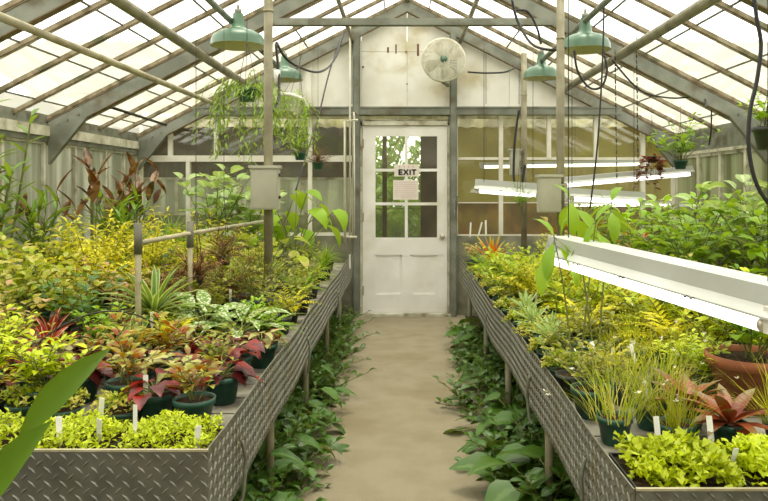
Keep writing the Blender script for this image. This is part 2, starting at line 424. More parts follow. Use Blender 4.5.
for r_, yy in pr:
    for k in range(n): vs.append((kx+r_*math.cos(2*math.pi*k/n), y0+yy, kz+r_*math.sin(2*math.pi*k/n)))
kb.add(vs, [(i*n+k, (i+1)*n+k, (i+1)*n+(k+1)%n, i*n+(k+1)%n) for i in range(len(pr)-1) for k in range(n)], smooth=True)
kb.build('door_knob', M['brass'], d)
for z in (dpz(144), dpz(217), dpz(290)):
    h_ = MB(); box(h_, dx0-.008, dx0+.016, y0-.008, y0, z-.05, z+.05); tube(h_, [(dx0, y0-.010, z-.052), (dx0, y0-.010, z+.052)], .007, 8); h_.build('hinge', M['pvc'], d)
th_ = MB(); box(th_, dx0-.03, dx1+.03, -.12, .06, 0, .028); th_.build('threshold', M['oldwhite'], d)
# exit sign
YD = YF-.052
def face_box(mb, px0, px1, py0, py1, y, t=.003):
    box(mb, (px0-CX)*YF/F, (px1-CX)*YF/F, y-t, y, CZ-(py1-CY)*YF/F, CZ-(py0-CY)*YF/F)
es = empty('exit_sign', (0, 0, 0), label='white exit sign with bold black letters fixed to the white door', cat='sign')
q = MB(); face_box(q, 394.3, 419, 164.5, 176.5, YD); q.build('sign_board', M['paper'], es)
def stroke(mb, a, b, w_, y):
    A = P(a[0], a[1], YF); B = P(b[0], b[1], YF); A.y = B.y = y; bar(mb, A, B, .002, w_*YF/F, (0,0,1)) if abs(A.z-B.z) < 1e-4 else bar(mb, A, B, w_*YF/F, .002, (0,1,0))
yl = YD-.0045
def glyph(strokes):
    q = MB()
    for a, b in strokes: stroke(q, a, b, 1.5, yl)
    return q
for nm, st in (('letter_e', [((399.2,169.6),(399.2,175.0)),((398.7,170.1),(402.6,170.1)),((398.7,172.3),(402.3,172.3)),((398.7,174.5),(402.6,174.5))]),
               ('letter_x', [((403.6,169.6),(408.2,175.0)),((408.2,169.6),(403.6,175.0))]),
               ('letter_i', [((410.1,169.6),(410.1,175.0))]),
               ('letter_t', [((411.5,170.1),(416.3,170.1)),((413.9,169.6),(413.9,175.0))])):
    glyph(st).build(nm, M['ink'], es)
q = MB()
for px in (399.5, 404, 408.5, 413): face_box(q, px-.5, px+.6, 166.4, 167.5, yl+.001, .001)
q.build('red_mark', M['redink'], es)
nt_ = empty('paper_notice', (0, 0, 0), label='square paper notice with faint writing taped below the exit sign', cat='notice')
q = MB(); face_box(q, 393.2, 418.3, 180.2, 199.6, YD); q.build('sheet', M['paper'], nt_)
q = MB(); rnd = random.Random(4)
for i in range(8):
    py = 182.4+i*2.05; x = 395
    while x < 415.5:
        l = rnd.uniform(.8, 2.6); face_box(q, x, min(x+l, 416.5), py, py+.35, yl+.001, .001); x += l + .7
q.build('writing', M['redink'], nt_)

# ---------------------------------------------------------------- the room beyond
YB = 11.4
m_ = MB(); box(m_, -5, 5.5, YF+.14, YB, -.06, -.005); struct(m_, 'floor', M['block'])
def wallbox(nm, m, *a):
    q = MB(); box(q, *a); return struct(q, nm, m)
# far wall: brown left with lower panel, window opening in the middle, olive right
wallbox('wall_beyond', M['darkwall'], -5, -.75, YB, YB+.1, 1.55, 2.35)
wallbox('wall_beyond', M['yellowwall'], .8, 5.5, YB, YB+.1, 1.15, 2.35)
wallbox('wall_beyond', M['brownwall'], .8, 5.5, YB-.02, YB+.1, 0, 1.15)
wallbox('wall_beyond', M['darkwall'], -.75, .8, YB, YB+.1, 0, .55)
wallbox('wall_beyond', M['darkwall'], .32, .8, YB, YB+.1, .55, 2.6)
wallbox('wall_beyond', M['block'], -5, -.75, YB, YB+.1, 0, .95)
wallbox('wall_beyond_left', M['block'], -5.1, -5, YF, YB, 0, 2.6); wallbox('wall_beyond_right', M['yellowwall'], 5.5, 5.6, YF, YB, 0, 2.6)
window((.55, 2.3), [-.3], YB+.02, 'darkwall', 'doorglass', (-.75, .32), .07, rails=(1.05, 1.6))
window((.95, 1.55), [-3.6, -2.6, -1.6], YB+.02, 'oldwhite', 'sideglass', (-5, -.75), .05)
# corrugated roof sloping down to the back
m_ = MB(); nx = 260
vs = []; fs = []
for i in range(nx+1):
    x = -5 + 10.5*i/nx; dz = .018*math.sin(i*2*math.pi/5)
    vs += [(x, YF+.12, 3.0+dz), (x, YB+.2, 2.30+dz)]
for i in range(nx): fs.append((2*i, 2*i+1, 2*i+3, 2*i+2))
m_.add(vs, fs, smooth=True); struct(m_, 'ceiling_beyond', M['sheet'])
for y in (8.6, 9.6, 10.6):
    m_ = MB(); z = 3.0-(y-YF-.12)*.192-.06; bar(m_, (-5, y, z), (5.5, y, z), .04, .07); trim(m_, M['oldwhite'])
# ================================================================ fittings
# posts
def post(x, y, z0, z1, r, label):
    e = empty('pipe_post', (x, y, z0), label=label, cat='post')
    q = MB(); tube(q, [(0,0,0),(0,0,z1-z0)], r, 16); q.build('pipe', M['pipe'], e)
    q = MB(); tube(q, [(0,0,0),(0,0,.03)], r*1.7, 16); q.build('base_flange', M['grey_steel'], e)
    for zz in (.35*(z1-z0), .8*(z1-z0)):
        q = MB(); tube(q, [(0,0,zz),(0,0,zz+.012)], r*1.18, 16); q.build('pipe_clamp', M['pvc'], e)
    return e
post(-.845, 4.5, .6, roofz(-.845)-.03, .028, 'tall pale pipe post rising from the left bench to the roof')
post(1.09, 5.0, .6, roofz(1.09)-.03, .028, 'thick pale pipe post on the right bench carrying the larger grey box')
post(1.255, 7.5, .6, roofz(1.255)-.03, .03, 'dark-stained pipe post close to the back wall behind the right bench')
def elec_box(loc, w_, h, dp, label, lid=True):
    e = empty('electrical_box', loc, label=label, cat='electrical box')
    q = MB(); box(q, -w_/2, w_/2, -dp, 0, 0, h); q.build('box_body', M['boxgrey'], e)
    q = MB(); box(q, -w_/2-.012, w_/2+.012, -dp-.012, .004, h, h+.018); q.build('lid', M['boxgrey'], e)
    q = MB(); box(q, -w_/2+.008, w_/2-.008, -dp-.005, -dp, .01, h-.012); q.build('cover_plate', M['boxgrey'], e)
    for zz in (h*.25, h*.8):
        q = MB(); box(q, w_/2, w_/2+.012, -dp*.7, -dp*.4, zz, zz+.02); q.build('latch', M['dark'], e)
    return e
p = P(267, 209, 4.47); elec_box((p.x, 4.47, p.z), .165, .25, .09, 'grey electrical box mounted on the tall post of the left bench')
p = P(552, 212, 4.97); elec_box((p.x-.03, 4.97, p.z), .15, .24, .09, 'weathered grey electrical box on the thick right bench post')
p = P(514.5, 175, 7.47); elec_box((p.x, 7.46, p.z), .11, .25, .07, 'small pale outlet box beside the dark-stained post by the back wall')

def cable(pts, r, label, m='black', name='cable', n=36):
    q = MB(); tube(q, curve_pts(pts, n), r, 6); o = q.build(name, M[m]); tag(o, label, 'cable'); return o
cable([P(753,-10,2.6), P(757,20,2.6), P(761,45,2.6), P(757,80,2.6), P(750,112,2.6), P(749,150,2.6), P(757,185,2.6), P(775,212,2.6)], .008, 'thick black cable curving down at the right edge above the shrubs')
cable([P(276,42,5.3), P(290,62,5.4), P(318,72,6), P(334,60,7), P(344,32,7.6)], .010, 'slack black cable sagging from the left lamp towards the gable')
cable([P(344,30,7.6), P(330,70,7.2), P(318,118,6.8), P(308,150,6.5), P(296,190,6)], .008, 'thin dark cable falling from the gable to the left bench plants')
cable([P(468,72,7.4), P(485,73,7.3), P(505,72,7.3), P(516,67,7.4)], .010, 'short black cable running right from the wall fan to the dark post')
cable([P(512,0,5.2), P(518,22,5.2), P(532,44,5.1), P(552,50,5.0), P(566,47,5.2), P(567,38,5.2)], .010, 'black cable looping from the roof around the thick right post')
cable([P(516,10,5.3), P(528,12,5.3), P(537,28,5.3), P(541,44,5.3)], .009, 'short black cable curling beside the roof left of the thick post')
cable([P(574,50,5.1), P(578,72,5.1), P(590,88,5.1), P(602,86,5.1), P(607,70,5.1), P(604,55,5.1)], .008, 'black cable looping under the right green lamp')
cable([P(519,110,7.2), P(515,140,7.2), P(514,180,7.2), P(521,186,7.2), P(525,165,7.2)], .012, 'coiled black cable around the small pale outlet box')
cable([P(604,0,4.8), P(603,50,4.8), P(600,110,4.8), P(596,160,4.8), P(590,208,4.8)], .006, 'thin straight black cord dropping behind the right green lamp')
cable([P(612,60,5.6), P(640,90,5.7), P(670,98,5.8), P(702,97,5.8), P(706,108,5.7)], .007, 'thin black wire strung along the right roof slope')
cable([P(706,98,6), P(711,106,6.1), P(711,130,6.2), P(709,145,6.3)], .006, 'black wire drooping from the right roof to the eave')
cable([P(276,44,5.25), P(279,80,5.2), P(278,100,5.1), P(271,114,4.9), P(268,116,4.6)], .010, 'black cord with plug hanging beside the left bench post')
q = MB(); p = P(277, 70, 5.22); tube(q, [p, p+Vector((0,0,-.12))], .024, 10); tag(q.build('power_plug', M['potwhite']), 'white plug and socket hanging on the cord beside the left post', 'plug')
for a, b, lb in (((42,-6),(42,38),'short'), ((615,50),(617,185),'long'), ((636,0),(638,160),'second long'),):
    Yc = 4.4 if lb == 'short' else 5.6
    q = MB(); A = P(*a, Yc); B = P(*b, Yc); n = max(4, int((A-B).length/.045))
    for i in range(n):
        c0 = A.lerp(B, i/n); c1 = A.lerp(B, (i+.75)/n); tube(q, [c0, c1], .006 if i % 2 else .004, 4)
    tag(q.build('hanging_chain', M['dark']), {'short': 'short rusty chain hanging from the left roof slope', 'long': 'thin chain hanging nearest the thick right post under the roof', 'second long': 'thin chain hanging right of the lamps towards the shrubs'}[lb], 'chain')
# long hung pipes on the left
q = MB(); tube(q, [P(-14,11,3.3), P(232,111,7.7)], .022, 10); tag(q.build('conduit_pipe', M['pvc']), 'long pale pipe slung under the left roof slope', 'pipe')
q = MB(); tube(q, [P(98,103,5.9), P(166,125,7.6)], .014, 8); tag(q.build('conduit_pipe', M['dark']), 'short thin dark rod near the left eave', 'pipe')
# pipework left of the door
for i, (pp, r, lb) in enumerate((
    ([P(345,243,7.55), P(345,121,7.55), P(358,120,7.55)], .014, 'outermost white pipe bending towards the door top'),
    ([P(350,243,7.6), P(350,0,7.6)], .010, 'thin white pipe rising to the roof left of the door'),
    ([P(354,236,7.62), P(354,112,7.62), P(364,122,7.65)], .012, 'white pipe closest to the door post with a kinked top'),
    ([P(343,237,7.55), P(357,237,7.55)], .012, 'short horizontal white pipe low beside the door post'))):
    q = MB(); tube(q, pp, r, 8); tag(q.build('water_pipe', M['whitepipe']), lb, 'pipe')
# valve / small spring by door
q = MB(); tube(q, [P(456,210,7.6), P(458,196,7.6), P(454,200,7.6), P(454,216,7.6), P(457,218,7.6)], .010, 6); tag(q.build('wall_hook', M['grey_steel']), 'grey metal hook on the post right of the door', 'hook')

q = MB(); tube(q, curve_pts([P(8,392,2.75), P(34,348,2.8), P(62,326,2.85), P(98,312,2.9), P(130,313,2.95), P(156,324,3.0)], 24), .0035, 5); tag(q.build('bent_twig', M['dark']), 'thin dark twig arching over the plants at left front', 'twig')
# lamps
def lamp(x, y, zrim, dia, label, drop=.16):
    e = empty('pendant_lamp', (x, y, zrim), label=label, cat='lamp', group='green enamel lamps under the roof')
    r = dia/2; q = MB()
    lathe(q, [(r*1.02,0),(r,.012),(r*.985,.045),(r*.90,.075),(r*.66,.104),(r*.36,.120),(r*.27,.135),(r*.25,.16),(r*.20,.21),(r*.19,.235)], 40); q.build('lamp_shade', M['greenlamp'], e)
    q = MB(); lathe(q, [(r*1.0,.001),(r*.955,.042),(r*.78,.08),(r*.5,.106),(r*.1,.118),(0,.118)], 40); q.build('shade_inside', M['cream'], e)
    q = MB(); lathe(q, [(0,.05),(.022,.056),(.032,.08),(.022,.105),(.015,.12)], 16); q.build('bulb', M['potwhite'], e)
    top = roofz(x) - zrim - .19
    q = MB(); tube(q, [(0,0,.225),(0,0,.265)], .026, 12); tube(q, [(0,0,.26),(0,0,max(top,.3))], .009, 8); q.build('hanger', M['grey_steel'], e)
lamp(-1.195, 5.2, 2.405, .385, 'green pendant lamp in front on the left, nearest the tall post')
lamp(-1.19, 7.2, 2.46, .36, 'green pendant lamp half hidden behind the hanging vine')
lamp(1.325, 5.25, 2.385, .36, 'green pendant lamp in front on the right side')
lamp(1.32, 6.9, 2.43, .34, 'smaller-looking green pendant lamp between the two right posts')

# wall fan
fx, fz, Yfan = P(443.5,0,7.35).x, P(0,60,7.35).z, 7.35
e = empty('wall_fan', (fx, Yfan, fz), label='round caged white fan mounted high above the door', cat='fan')
q = MB(); Rr = .215
def ring(mb, r, y, t):
    tube(mb, [(r*math.cos(a*math.pi/24), y, r*math.sin(a*math.pi/24)) for a in range(49)], t, 6, cap=False)
q.v = q.v
for i, r in enumerate([.05,.062,.075,.09,.10,.112,.124,.136,.148,.16,.172,.184,.196,.206]): ring(q, r, -.07+.06*(r/Rr)**3, .0034)
for k in range(24):
    a = 2*math.pi*k/24; tube(q, [(r*math.cos(a+r*2), -.07+.06*(r/Rr)**3, r*math.sin(a+r*2)) for r in (.04,.08,.12,.16,.2,.213)], .0022, 4)
q.build('front_grille', M['fanw'], e)
q = MB(); ring(q, Rr, -.006, .012); ring(q, Rr, .05, .006)
for k in range(24):
    a = 2*math.pi*k/24; tube(q, [(Rr*math.cos(a), -.006, Rr*math.sin(a)), (Rr*math.cos(a), .05, Rr*math.sin(a)), (.07*math.cos(a), .09, .07*math.sin(a))], .002, 4)
q.build('rear_cage', M['fanw'], e)
q = MB(); tube(q, [(0,-.078,0),(0,-.06,0)], .036, 20); q.build('hub_badge', M['greenlamp'], e)
for k in range(4):
    q = MB(); a0 = k*math.pi/2+.4; vs = []
    for r, wd in ((.04,.3),(.09,.62),(.15,.66),(.19,.45)):
        for s_, yy in ((-1, .0), (0, .012), (1, .035)): vs.append((r*math.cos(a0+s_*wd*.6), yy, r*math.sin(a0+s_*wd*.6)))
    vs2 = [(x, y+.004, z) for x, y, z in vs]; n = len(vs)
    fs = [(i*3+j, i*3+j+1, (i+1)*3+j+1, (i+1)*3+j) for i in range(3) for j in range(2)]
    q.add(vs+vs2, fs + [tuple(i+n for i in reversed(f)) for f in fs], smooth=True); q.build('fan_blade', M['fanw'], e)
q = MB(); tube(q, [(0,.02,0),(0,.16,0)], .06, 20); q.build('motor', M['fanw'], e)
q = MB(); bar(q, (0,.12,0), (0,.12,-.22), .03, .02, (0,1,0)); bar(q, (0,.12,-.2), (.07,.42,-.2), .03, .03); q.build('bracket', M['grey_steel'], e)
q = MB(); tube(q, [(0.0,-.08,-.03),(.19,.02,-.115),(.2,.1,-.12)], .004, 6); q.build('cord', M['fanw'], e)

# fluorescent shop lights
def fixture(a, b, label, width=.15, hgt=.085, lit=True, cords=True, tubes=2, roll=0, group=None):
    a = Vector(a); b = Vector(b); d = b-a; L = d.length; yaw = math.atan2(d.y, d.x); pitch = -math.atan2(d.z, math.hypot(d.x, d.y))
    e = empty('fluorescent_fixture', a, label=label, cat='light fixture'); 
    if group: e['group'] = group
    e.rotation_euler = (roll, pitch, yaw)
    w2 = width/2; hs = .05; hz = hgt
    def ext(poly, x0=0, x1=L):
        q = MB(); n = len(poly)
        q.add([(x0, y, z) for y, z in poly]+[(x1, y, z) for y, z in poly], [tuple(reversed(range(n))), tuple(range(n, 2*n))]+[(i, (i+1)%n, (i+1)%n+n, i+n) for i in range(n)]); return q
    t = .002
    q = ext([(-hs,hz*.55),(hs,hz*.55),(hs,hz),(-hs,hz)]); q.build('ballast_channel', M['reflector'], e)
    for s in (-1, 1):
        q = ext([(s*hs,hz*.55),(s*w2,.036),(s*w2,.031),(s*(w2-t*2),.031),(s*(w2-t*2),.034),(s*hs*.9,hz*.55-.004)][::s]); q.build('reflector', M['reflector'], e)
    for s in ((-1, 1) if tubes == 2 else (0,)):
        q = MB(); tube(q, [(.035, s*.05, .012), (L-.035, s*.05, .012)], .019, 12); q.build('lamp_tube', M['tube'], e)
        for x in (.02, L-.02):
            q = MB(); box(q, x-.012, x+.012, s*.05-.012, s*.05+.012, -.005, hz*.55); q.build('tube_holder', M['potwhite'], e)
            q = MB(); tube(q, [(x-.012 if x > .1 else x+.012, s*.05, .012), (x-.025 if x > .1 else x+.025, s*.05, .012)], .0195, 12); q.build('tube_cap', M['brass'], e)
    for x in (-.003, L):
        q = MB(); q.add([(x, -w2, .02), (x, w2, .02), (x, hs, hz*.98), (x, -hs, hz*.98), (x+.003, -w2, .02), (x+.003, w2, .02), (x+.003, hs, hz*.98), (x+.003, -hs, hz*.98)], [(0,3,2,1),(4,5,6,7),(0,1,5,4),(1,2,6,5),(2,3,7,6),(3,0,4,7)]); q.build('end_plate', M['reflector'], e)
    return e
f1 = fixture((.64, 2.94, 1.080), (.905, 1.66, 1.046), 'long white fluorescent shop light hanging low over the right bench front', .15, .105)
for x, wd in ((.28,.05),(.62,.03),(.98,.04)):
    q = MB()
    for i in range(4): box(q, x+wd*i/3, x+wd*i/3+.009, -.0768, -.0735, .028+(i%2)*.004, .0315+(i%2)*.004)
    q.build('scuff_mark', M['dark'], f1)
for t_, lb in ((.06,'thin wire holding the far end of the long shop light'), (.93,'thin wire holding the near end of the long shop light')):
    A = Vector((.64,2.94,1.165)).lerp(Vector((.905,1.66,1.13)), t_); q = MB(); tube(q, [A, (A.x, A.y, roofz(A.x)-.02)], .0022, 5); tag(q.build('hanging_wire', M['dark']), lb, 'wire')
fixture(P(476,190,7.2)+Vector((0,0,-.02)), P(541,194,7.0)+Vector((0,0,-.03)), 'short white shop light hanging right of the door before the brown wall', .2, .13)
fixture(P(566,200,5.9), P(641,204,6.0), 'white shop light hanging between the thick post and the right shrubs', .16, .10)
fixture(P(560,187,6.9), P(690,178,7.3)+Vector((0,0,.03)), 'dusty unlit-looking shop light tilted up towards the right corner', .16, .09)
fixture(P(480,168,9.2), P(650,165,9.2), 'lit shop light seen through the right back windows', .16, .07)
fixture(P(565,206,9.8), P(700,206,9.8), 'second lit shop light behind the right back windows, lower and farther', .16, .07)
for px, py, lb in ((634,201,'wire over the right end'), (572,197,'wire over the left end')):
    A = P(px, py, 5.95); q = MB(); tube(q, [A, (A.x, A.y, roofz(A.x)-.02)], .003, 5); tag(q.build('hanging_wire', M['dark']), 'thin dark '+lb+' of the middle right shop light', 'wire')
for px, Y, py, lb in ((486,9.2,166,'left end of the lit light'), (644,9.2,163,'right end of the lit light'), (575,9.8,200,'left end of the lower light'), (690,9.8,200,'right end of the lower light')):
    A = P(px, py, Y); q = MB(); tube(q, [A, (A.x, A.y, 3.0-(Y-YF-.12)*.192-.02)], .003, 5); tag(q.build('hanging_wire', M['dark']), 'thin wire over the '+lb+' behind the right back windows', 'wire')
for px, lb in ((484,'left'), (533,'right')):
    A = P(px, 182, 7.1); q = MB(); tube(q, [A, (A.x, A.y, roofz(A.x)-.02)], .003, 5); tag(q.build('hanging_wire', M['dark']), 'thin wire over the %s end of the short shop light by the door' % lb, 'wire')

# pvc frame on left bench
e = empty('pvc_frame', (0,0,0), label='pale plastic pipe frame standing among the left bench plants', cat='pipe frame')
A = Vector((-1.205,3.27,.6)); 
for (x, y, z1) in ((-1.205,3.27,1.21), (-1.15,3.88,1.19), (-1.03,5.6,1.16)):
    q = MB(); tube(q, [(x,y,.6),(x,y,z1)], .0135, 12); q.build('upright_pipe', M['pvc'], e)
    q = MB(); tube(q, [(x,y,z1-.13),(x,y,z1+.01)], .019, 12); q.build('tee_joint', M['darkjoint'], e)
q = MB(); tube(q, [(-1.205,3.27,1.13),(-1.15,3.88,1.135),(-1.03,5.6,1.13)], .012, 12); q.build('cross_pipe', M['pvc'], e)

# ---------------------------------------------------------------- benches
def tread(mb, u0, v0, ang, L, wd, h, tf):
    ca, sa = math.cos(ang), math.sin(ang)
    pts = [(-L/2,0,0),(0,-wd/2,0),(L/2,0,0),(0,wd/2,0),(-L/4,0,h),(L/4,0,h)]
    vs = [tf(u0+x*ca-y*sa, v0+x*sa+y*ca, z) for x, y, z in pts]
    mb.add(vs, [(0,1,4),(1,5,4),(1,2,5),(2,3,5),(3,4,5),(3,0,4)])
def bench(side, xin, xout, y0, y1, label):
    e = empty('plant_bench', (xin, y0, 0), label=label, cat='bench')
    s = side; H = .685; PH = .25
    W = abs(xout-xin); L = y1-y0
    # top
    q = MB()
    n = int(L/.18)
    for i in range(n): box(q, *sorted((s*.01, s*W)), .01+i*L/n, .01+(i+1)*L/n-.012, .575, .6)
    q.build('bench_top', M['benchtop'], e)
    # aisle side plate, slightly wavy
    n0, f0 = (-.008, .030) if s < 0 else (-.016, .018)
    def zoff(y): return n0+(f0-n0)*y/L+.006*math.sin(y*1.7)
    def wob(y): return .006*math.sin(y*2.1+s)+.004*math.sin(y*5.3)
    nseg = 60; q = MB(); vs = []; fs = []
    for i in range(nseg+1):
        y = L*i/nseg; x = -s*wob(y)
        zt = H + zoff(y)
        vs += [(x, y, zt-PH), (x, y, zt), (x+s*.004, y, zt), (x+s*.004, y, zt-PH)]
    for i in range(nseg):
        a = 4*i; b = a+4
        for k in range(4): fs.append((a+k, b+k, b+(k+1)%4, a+(k+1)%4))
    fs += [(0,1,2,3), (4*nseg+3, 4*nseg+2, 4*nseg+1, 4*nseg)]
    q.add(vs, fs)
    pitch = .042; rows = 13
    nc = int(L/pitch)
    for i in range(nc):
        for j in range(rows*1):
            y = (i+.25+.5*(j%2))*pitch; z = H-PH+.012+j*(PH-.026)/(rows-1)
            a = R(42) if j % 2 else R(-42)
            def tf(u, v, h, s=s): return (-s*wob(u)-s*(h), u, v+zoff(u))
            tread(q, y, z, a, .030, .0085, .0032, tf)
    q.build('side_plate', M['steelplate'], e)
    # front plate
    q = MB(); box(q, *sorted((0, s*W)), -.004, 0, H-PH, H+n0)
    for i in range(int(W/pitch)):
        for j in range(rows):
            a = R(42) if j % 2 else R(-42)
            tread(q, s*(i+.25+.5*(j%2))*pitch, H-PH+.012+j*(PH-.026)/(rows-1)+n0, a, .030, .0085, .0032, lambda u, v, h: (u, -.004-h, v))
    q.build('front_plate', M['steelplate'], e)
    q = MB(); bar(q, (s*.0, -.003, H+n0+.001), (s*W, -.003, H+n0+.001), .008, .006); 
    q.build('edge_trim', M['pvc'], e)
    # hooks over the plate, and legs
    for y in ((.34, 1.9, 3.6) if s < 0 else (.42, 1.35, 2.9)):
        q = MB(); x = -s*.012
        tube(q, curve_pts([(x+s*.0, y, H-.10), (x-s*.012, y, H-.16), (x-s*.002, y+.006, H-PH-.03), (x+s*.01, y, H-PH-.05)], 10), .006, 6); q.build('plate_hook', M['grey_steel'], e)
    ly = [3.08-y0, 4.2-y0, 5.35-y0, 6.4-y0, .25] if s < 0 else [2.35-y0, 2.95-y0, 4.1-y0, 5.2-y0, 6.5-y0]
    for y in ly:
        for xx in (.05, W-.2):
            q = MB(); tube(q, [(s*xx, y, -.012), (s*xx, y, .575)], .019, 12); q.build('leg', M['pipe'], e)
    for xx in (.05, W-.2):
        q = MB(); bar(q, (s*xx, .05, .558), (s*xx, L-.05, .558), .04, .034); q.build('rail', M['grey_steel'], e)
    return e
bench(-1, -.522, XL+.03, 1.93, 7.5, 'left plant bench with a long diamond-plate edge beside the path')
bench(1, .548, XR-.03, 1.70, 7.1, 'right plant bench with a long diamond-plate edge beside the path')
# ================================================================ plant library
PROF = dict(
 ovate=[.12,.72,1,.88,.55,.03], lance=[.15,.7,1,.92,.6,.02], strap=[.7,.95,1,.95,.72,.02], round=[.25,.95,1.08,1.0,.72,.08],
 heart=[.65,1.12,1.02,.74,.4,.02], taper=[1,.92,.78,.6,.36,.02], spoon=[.3,.4,.7,1,.85,.06])
def leaf(mb, p, az, el, L, W, droop=.6, fold=.14, prof='ovate', roll=0., seg=4, wave=0., azc=0.):
    pr = PROF[prof]; p = Vector(p); vs = []; uv = []; step = L/seg
    for i in range(seg+1):
        t = i/seg; q = t*5; k = min(4, int(q)); wd = W*(pr[k]+(pr[k+1]-pr[k])*(q-k))/2
        e = el - droop*t; a = az + azc*t
        d = Vector((math.cos(a)*math.cos(e), math.sin(a)*math.cos(e), math.sin(e)))
        s = Vector((-math.sin(a), math.cos(a), 0)); n = s.cross(d)*-1
        if roll: s, n = s*math.cos(roll)+n*math.sin(roll), n*math.cos(roll)-s*math.sin(roll)
        wv = wave*W*math.sin(i*2.4) if wave else 0
        vs += [p+s*wd+n*(fold*wd*2+wv), p.copy(), p-s*wd+n*(fold*wd*2-wv)]
        uv += [(0, t), (.5, t), (1, t)]
        p = p + d*step
    fs = []
    for i in range(seg):
        a = 3*i; fs += [(a, a+3, a+4, a+1), (a+1, a+4, a+5, a+2)]
    mb.add(vs, fs, uv, True)
    return p
def arc(p, az, el, L, droop, n=6, azc=0):
    pts = [Vector(p)]
    for i in range(n):
        e = el - droop*(i/n); a = az+azc*i/n
        pts.append(pts[-1] + Vector((math.cos(a)*math.cos(e), math.sin(a)*math.cos(e), math.sin(e)))*L/n)
    return pts
U = random.uniform
def p_bush(seed, stems=9, h=.35, spread=.6, L=.08, W=.05, per=9, prof='ovate', droop=.7, pet=.02, r=.003, el=.5, fold=.12, wave=0, jit=.3, start=.2, sdroop=.5):
    random.seed(seed); S = MB(); Fo = MB()
    for k in range(stems):
        az = 2*math.pi*(k+U(-.4,.4))/stems; e0 = R(90) - spread*U(.15, 1)
        hh = h*U(.65, 1.08); pts = arc((U(-.02,.02), U(-.02,.02), 0), az, e0, hh, sdroop*U(.2,1), 6, U(-.5,.5))
        tube(S, pts, [r*(1-.6*i/6) for i in range(7)], 4, cap=False)
        a = U(0, 6)
        for j in range(per):
            t = start + (1-start)*(j+.5)/per; q = t*6; i = min(5, int(q)); p = pts[i].lerp(pts[i+1], q-i)
            a += 2.4+U(-.5,.5); ll = L*U(.7, 1.15)*(1.1-.35*t)
            pp = arc(p, a, el+U(-jit,jit), pet, .2, 1) if pet else [p]
            if pet: tube(S, [p, pp[-1]], r*.5, 3, cap=False)
            leaf(Fo, pp[-1], a, el+U(-jit,jit), ll, W*ll/L, droop*U(.6,1.3), fold, prof, U(-.4,.4), 3 if L < .05 else 4, wave)
        leaf(Fo, pts[-1], az, .9, L*.6, W*.6, droop, fold, prof)
    return [('foliage', Fo), ('stem', S)]
def p_rosette(seed, n=22, L=.22, W=.03, e0=1.45, e1=.05, droop=1.0, prof='strap', fold=.2, seg=5, z0=.0, lv=.2, azc=0):
    random.seed(seed); Fo = MB()
    for k in range(n):
        t = k/(n-1); az = k*2.399963+U(-.2,.2); e = e1+(e0-e1)*t+U(-.12,.12)
        ll = L*(1-lv*abs(t-.4))*U(.82,1.1)
        leaf(Fo, (math.cos(az)*.008, math.sin(az)*.008, z0+.012*t), az, e, ll, W*U(.85,1.1), droop*U(.6,1.25)*(1-.5*t), fold, prof, U(-.15,.15), seg, 0, U(-azc,azc))
    return [('foliage', Fo)]
def p_fern(seed, n=14, L=.32, pin=.05, e0=1.3, e1=.3, droop=1.3, pairs=14, pw=.35, taper=.9, drp=.3):
    random.seed(seed); S = MB(); Fo = MB()
    for k in range(n):
        az = k*2.399963+U(-.2,.2); e = e1+(e0-e1)*k/max(1, n-1)+U(-.1,.1); ll = L*U(.75,1.1)
        pts = arc((0,0,0), az, e, ll, droop*U(.7,1.2), 8, U(-.3,.3)); tube(S, pts, .0018, 3, cap=False)
        for j in range(pairs):
            t = .12+.86*j/pairs; q = t*8; i = min(7, int(q)); p = pts[i].lerp(pts[i+1], q-i); d = (pts[i+1]-pts[i])
            a = math.atan2(d.y, d.x); pl = pin*(1-taper*abs(t-.35)/.65 if t > .35 else .55+.45*t/.35)
            for s in (-1, 1): leaf(Fo, p, a+s*1.15, math.atan2(d.z, math.hypot(d.x, d.y))*.4+U(-.15,.15), max(pl, .008), max(pl*pw, .004), drp, .05, 'lance', s*.2, 2)
        leaf(Fo, pts[-1], az, 0, pin*.4, pin*.15, .2, .05, 'lance', 0, 2)
    return [('foliage', Fo), ('stem', S)]
def p_grass(seed, n=60, h=.3, W=.004, lean=.5, droop=.9, spread=.05, heads=0):
    random.seed(seed); Fo = MB(); Hds = []
    for k in range(n):
        a = U(0, 6.28); rr = spread*math.sqrt(U(0,1)); az = a+U(-.8,.8)
        e = leaf(Fo, (rr*math.cos(a), rr*math.sin(a), 0), az, 1.57-lean*U(.05,1), h*U(.55,1.1), W, droop*U(.3,1.2), .1, 'taper', 0, 5)
        if k < heads:
            Hd = MB(); Hds.append(('flower_head', Hd))
            for m in range(5): leaf(Hd, e, U(0,6.28), U(.1,1.2), .014, .007, .2, .1, 'ovate', 0, 2)
    out = [('foliage', Fo)]
    out += Hds
    return out
def p_mound(seed, rx=.13, ry=.13, h=.06, n=380, L=.022, W=.016, prof='round', wave=.15):
    random.seed(seed); Fo = MB()
    for k in range(n):
        x = U(-1,1); y = U(-1,1); hz = h*(1-.45*max(abs(x),abs(y))**3)*U(.55,1.1)
        hz += .015*math.sin(x*5+seed)*math.cos(y*4)
        leaf(Fo, (x*rx, y*ry, hz-.008), U(0,6.28), U(-.1,1.1), L*U(.6,1.25), W*U(.7,1.2), U(0,1.2), .15, prof, U(-.5,.5), 2, wave)
    return [('foliage', Fo)]
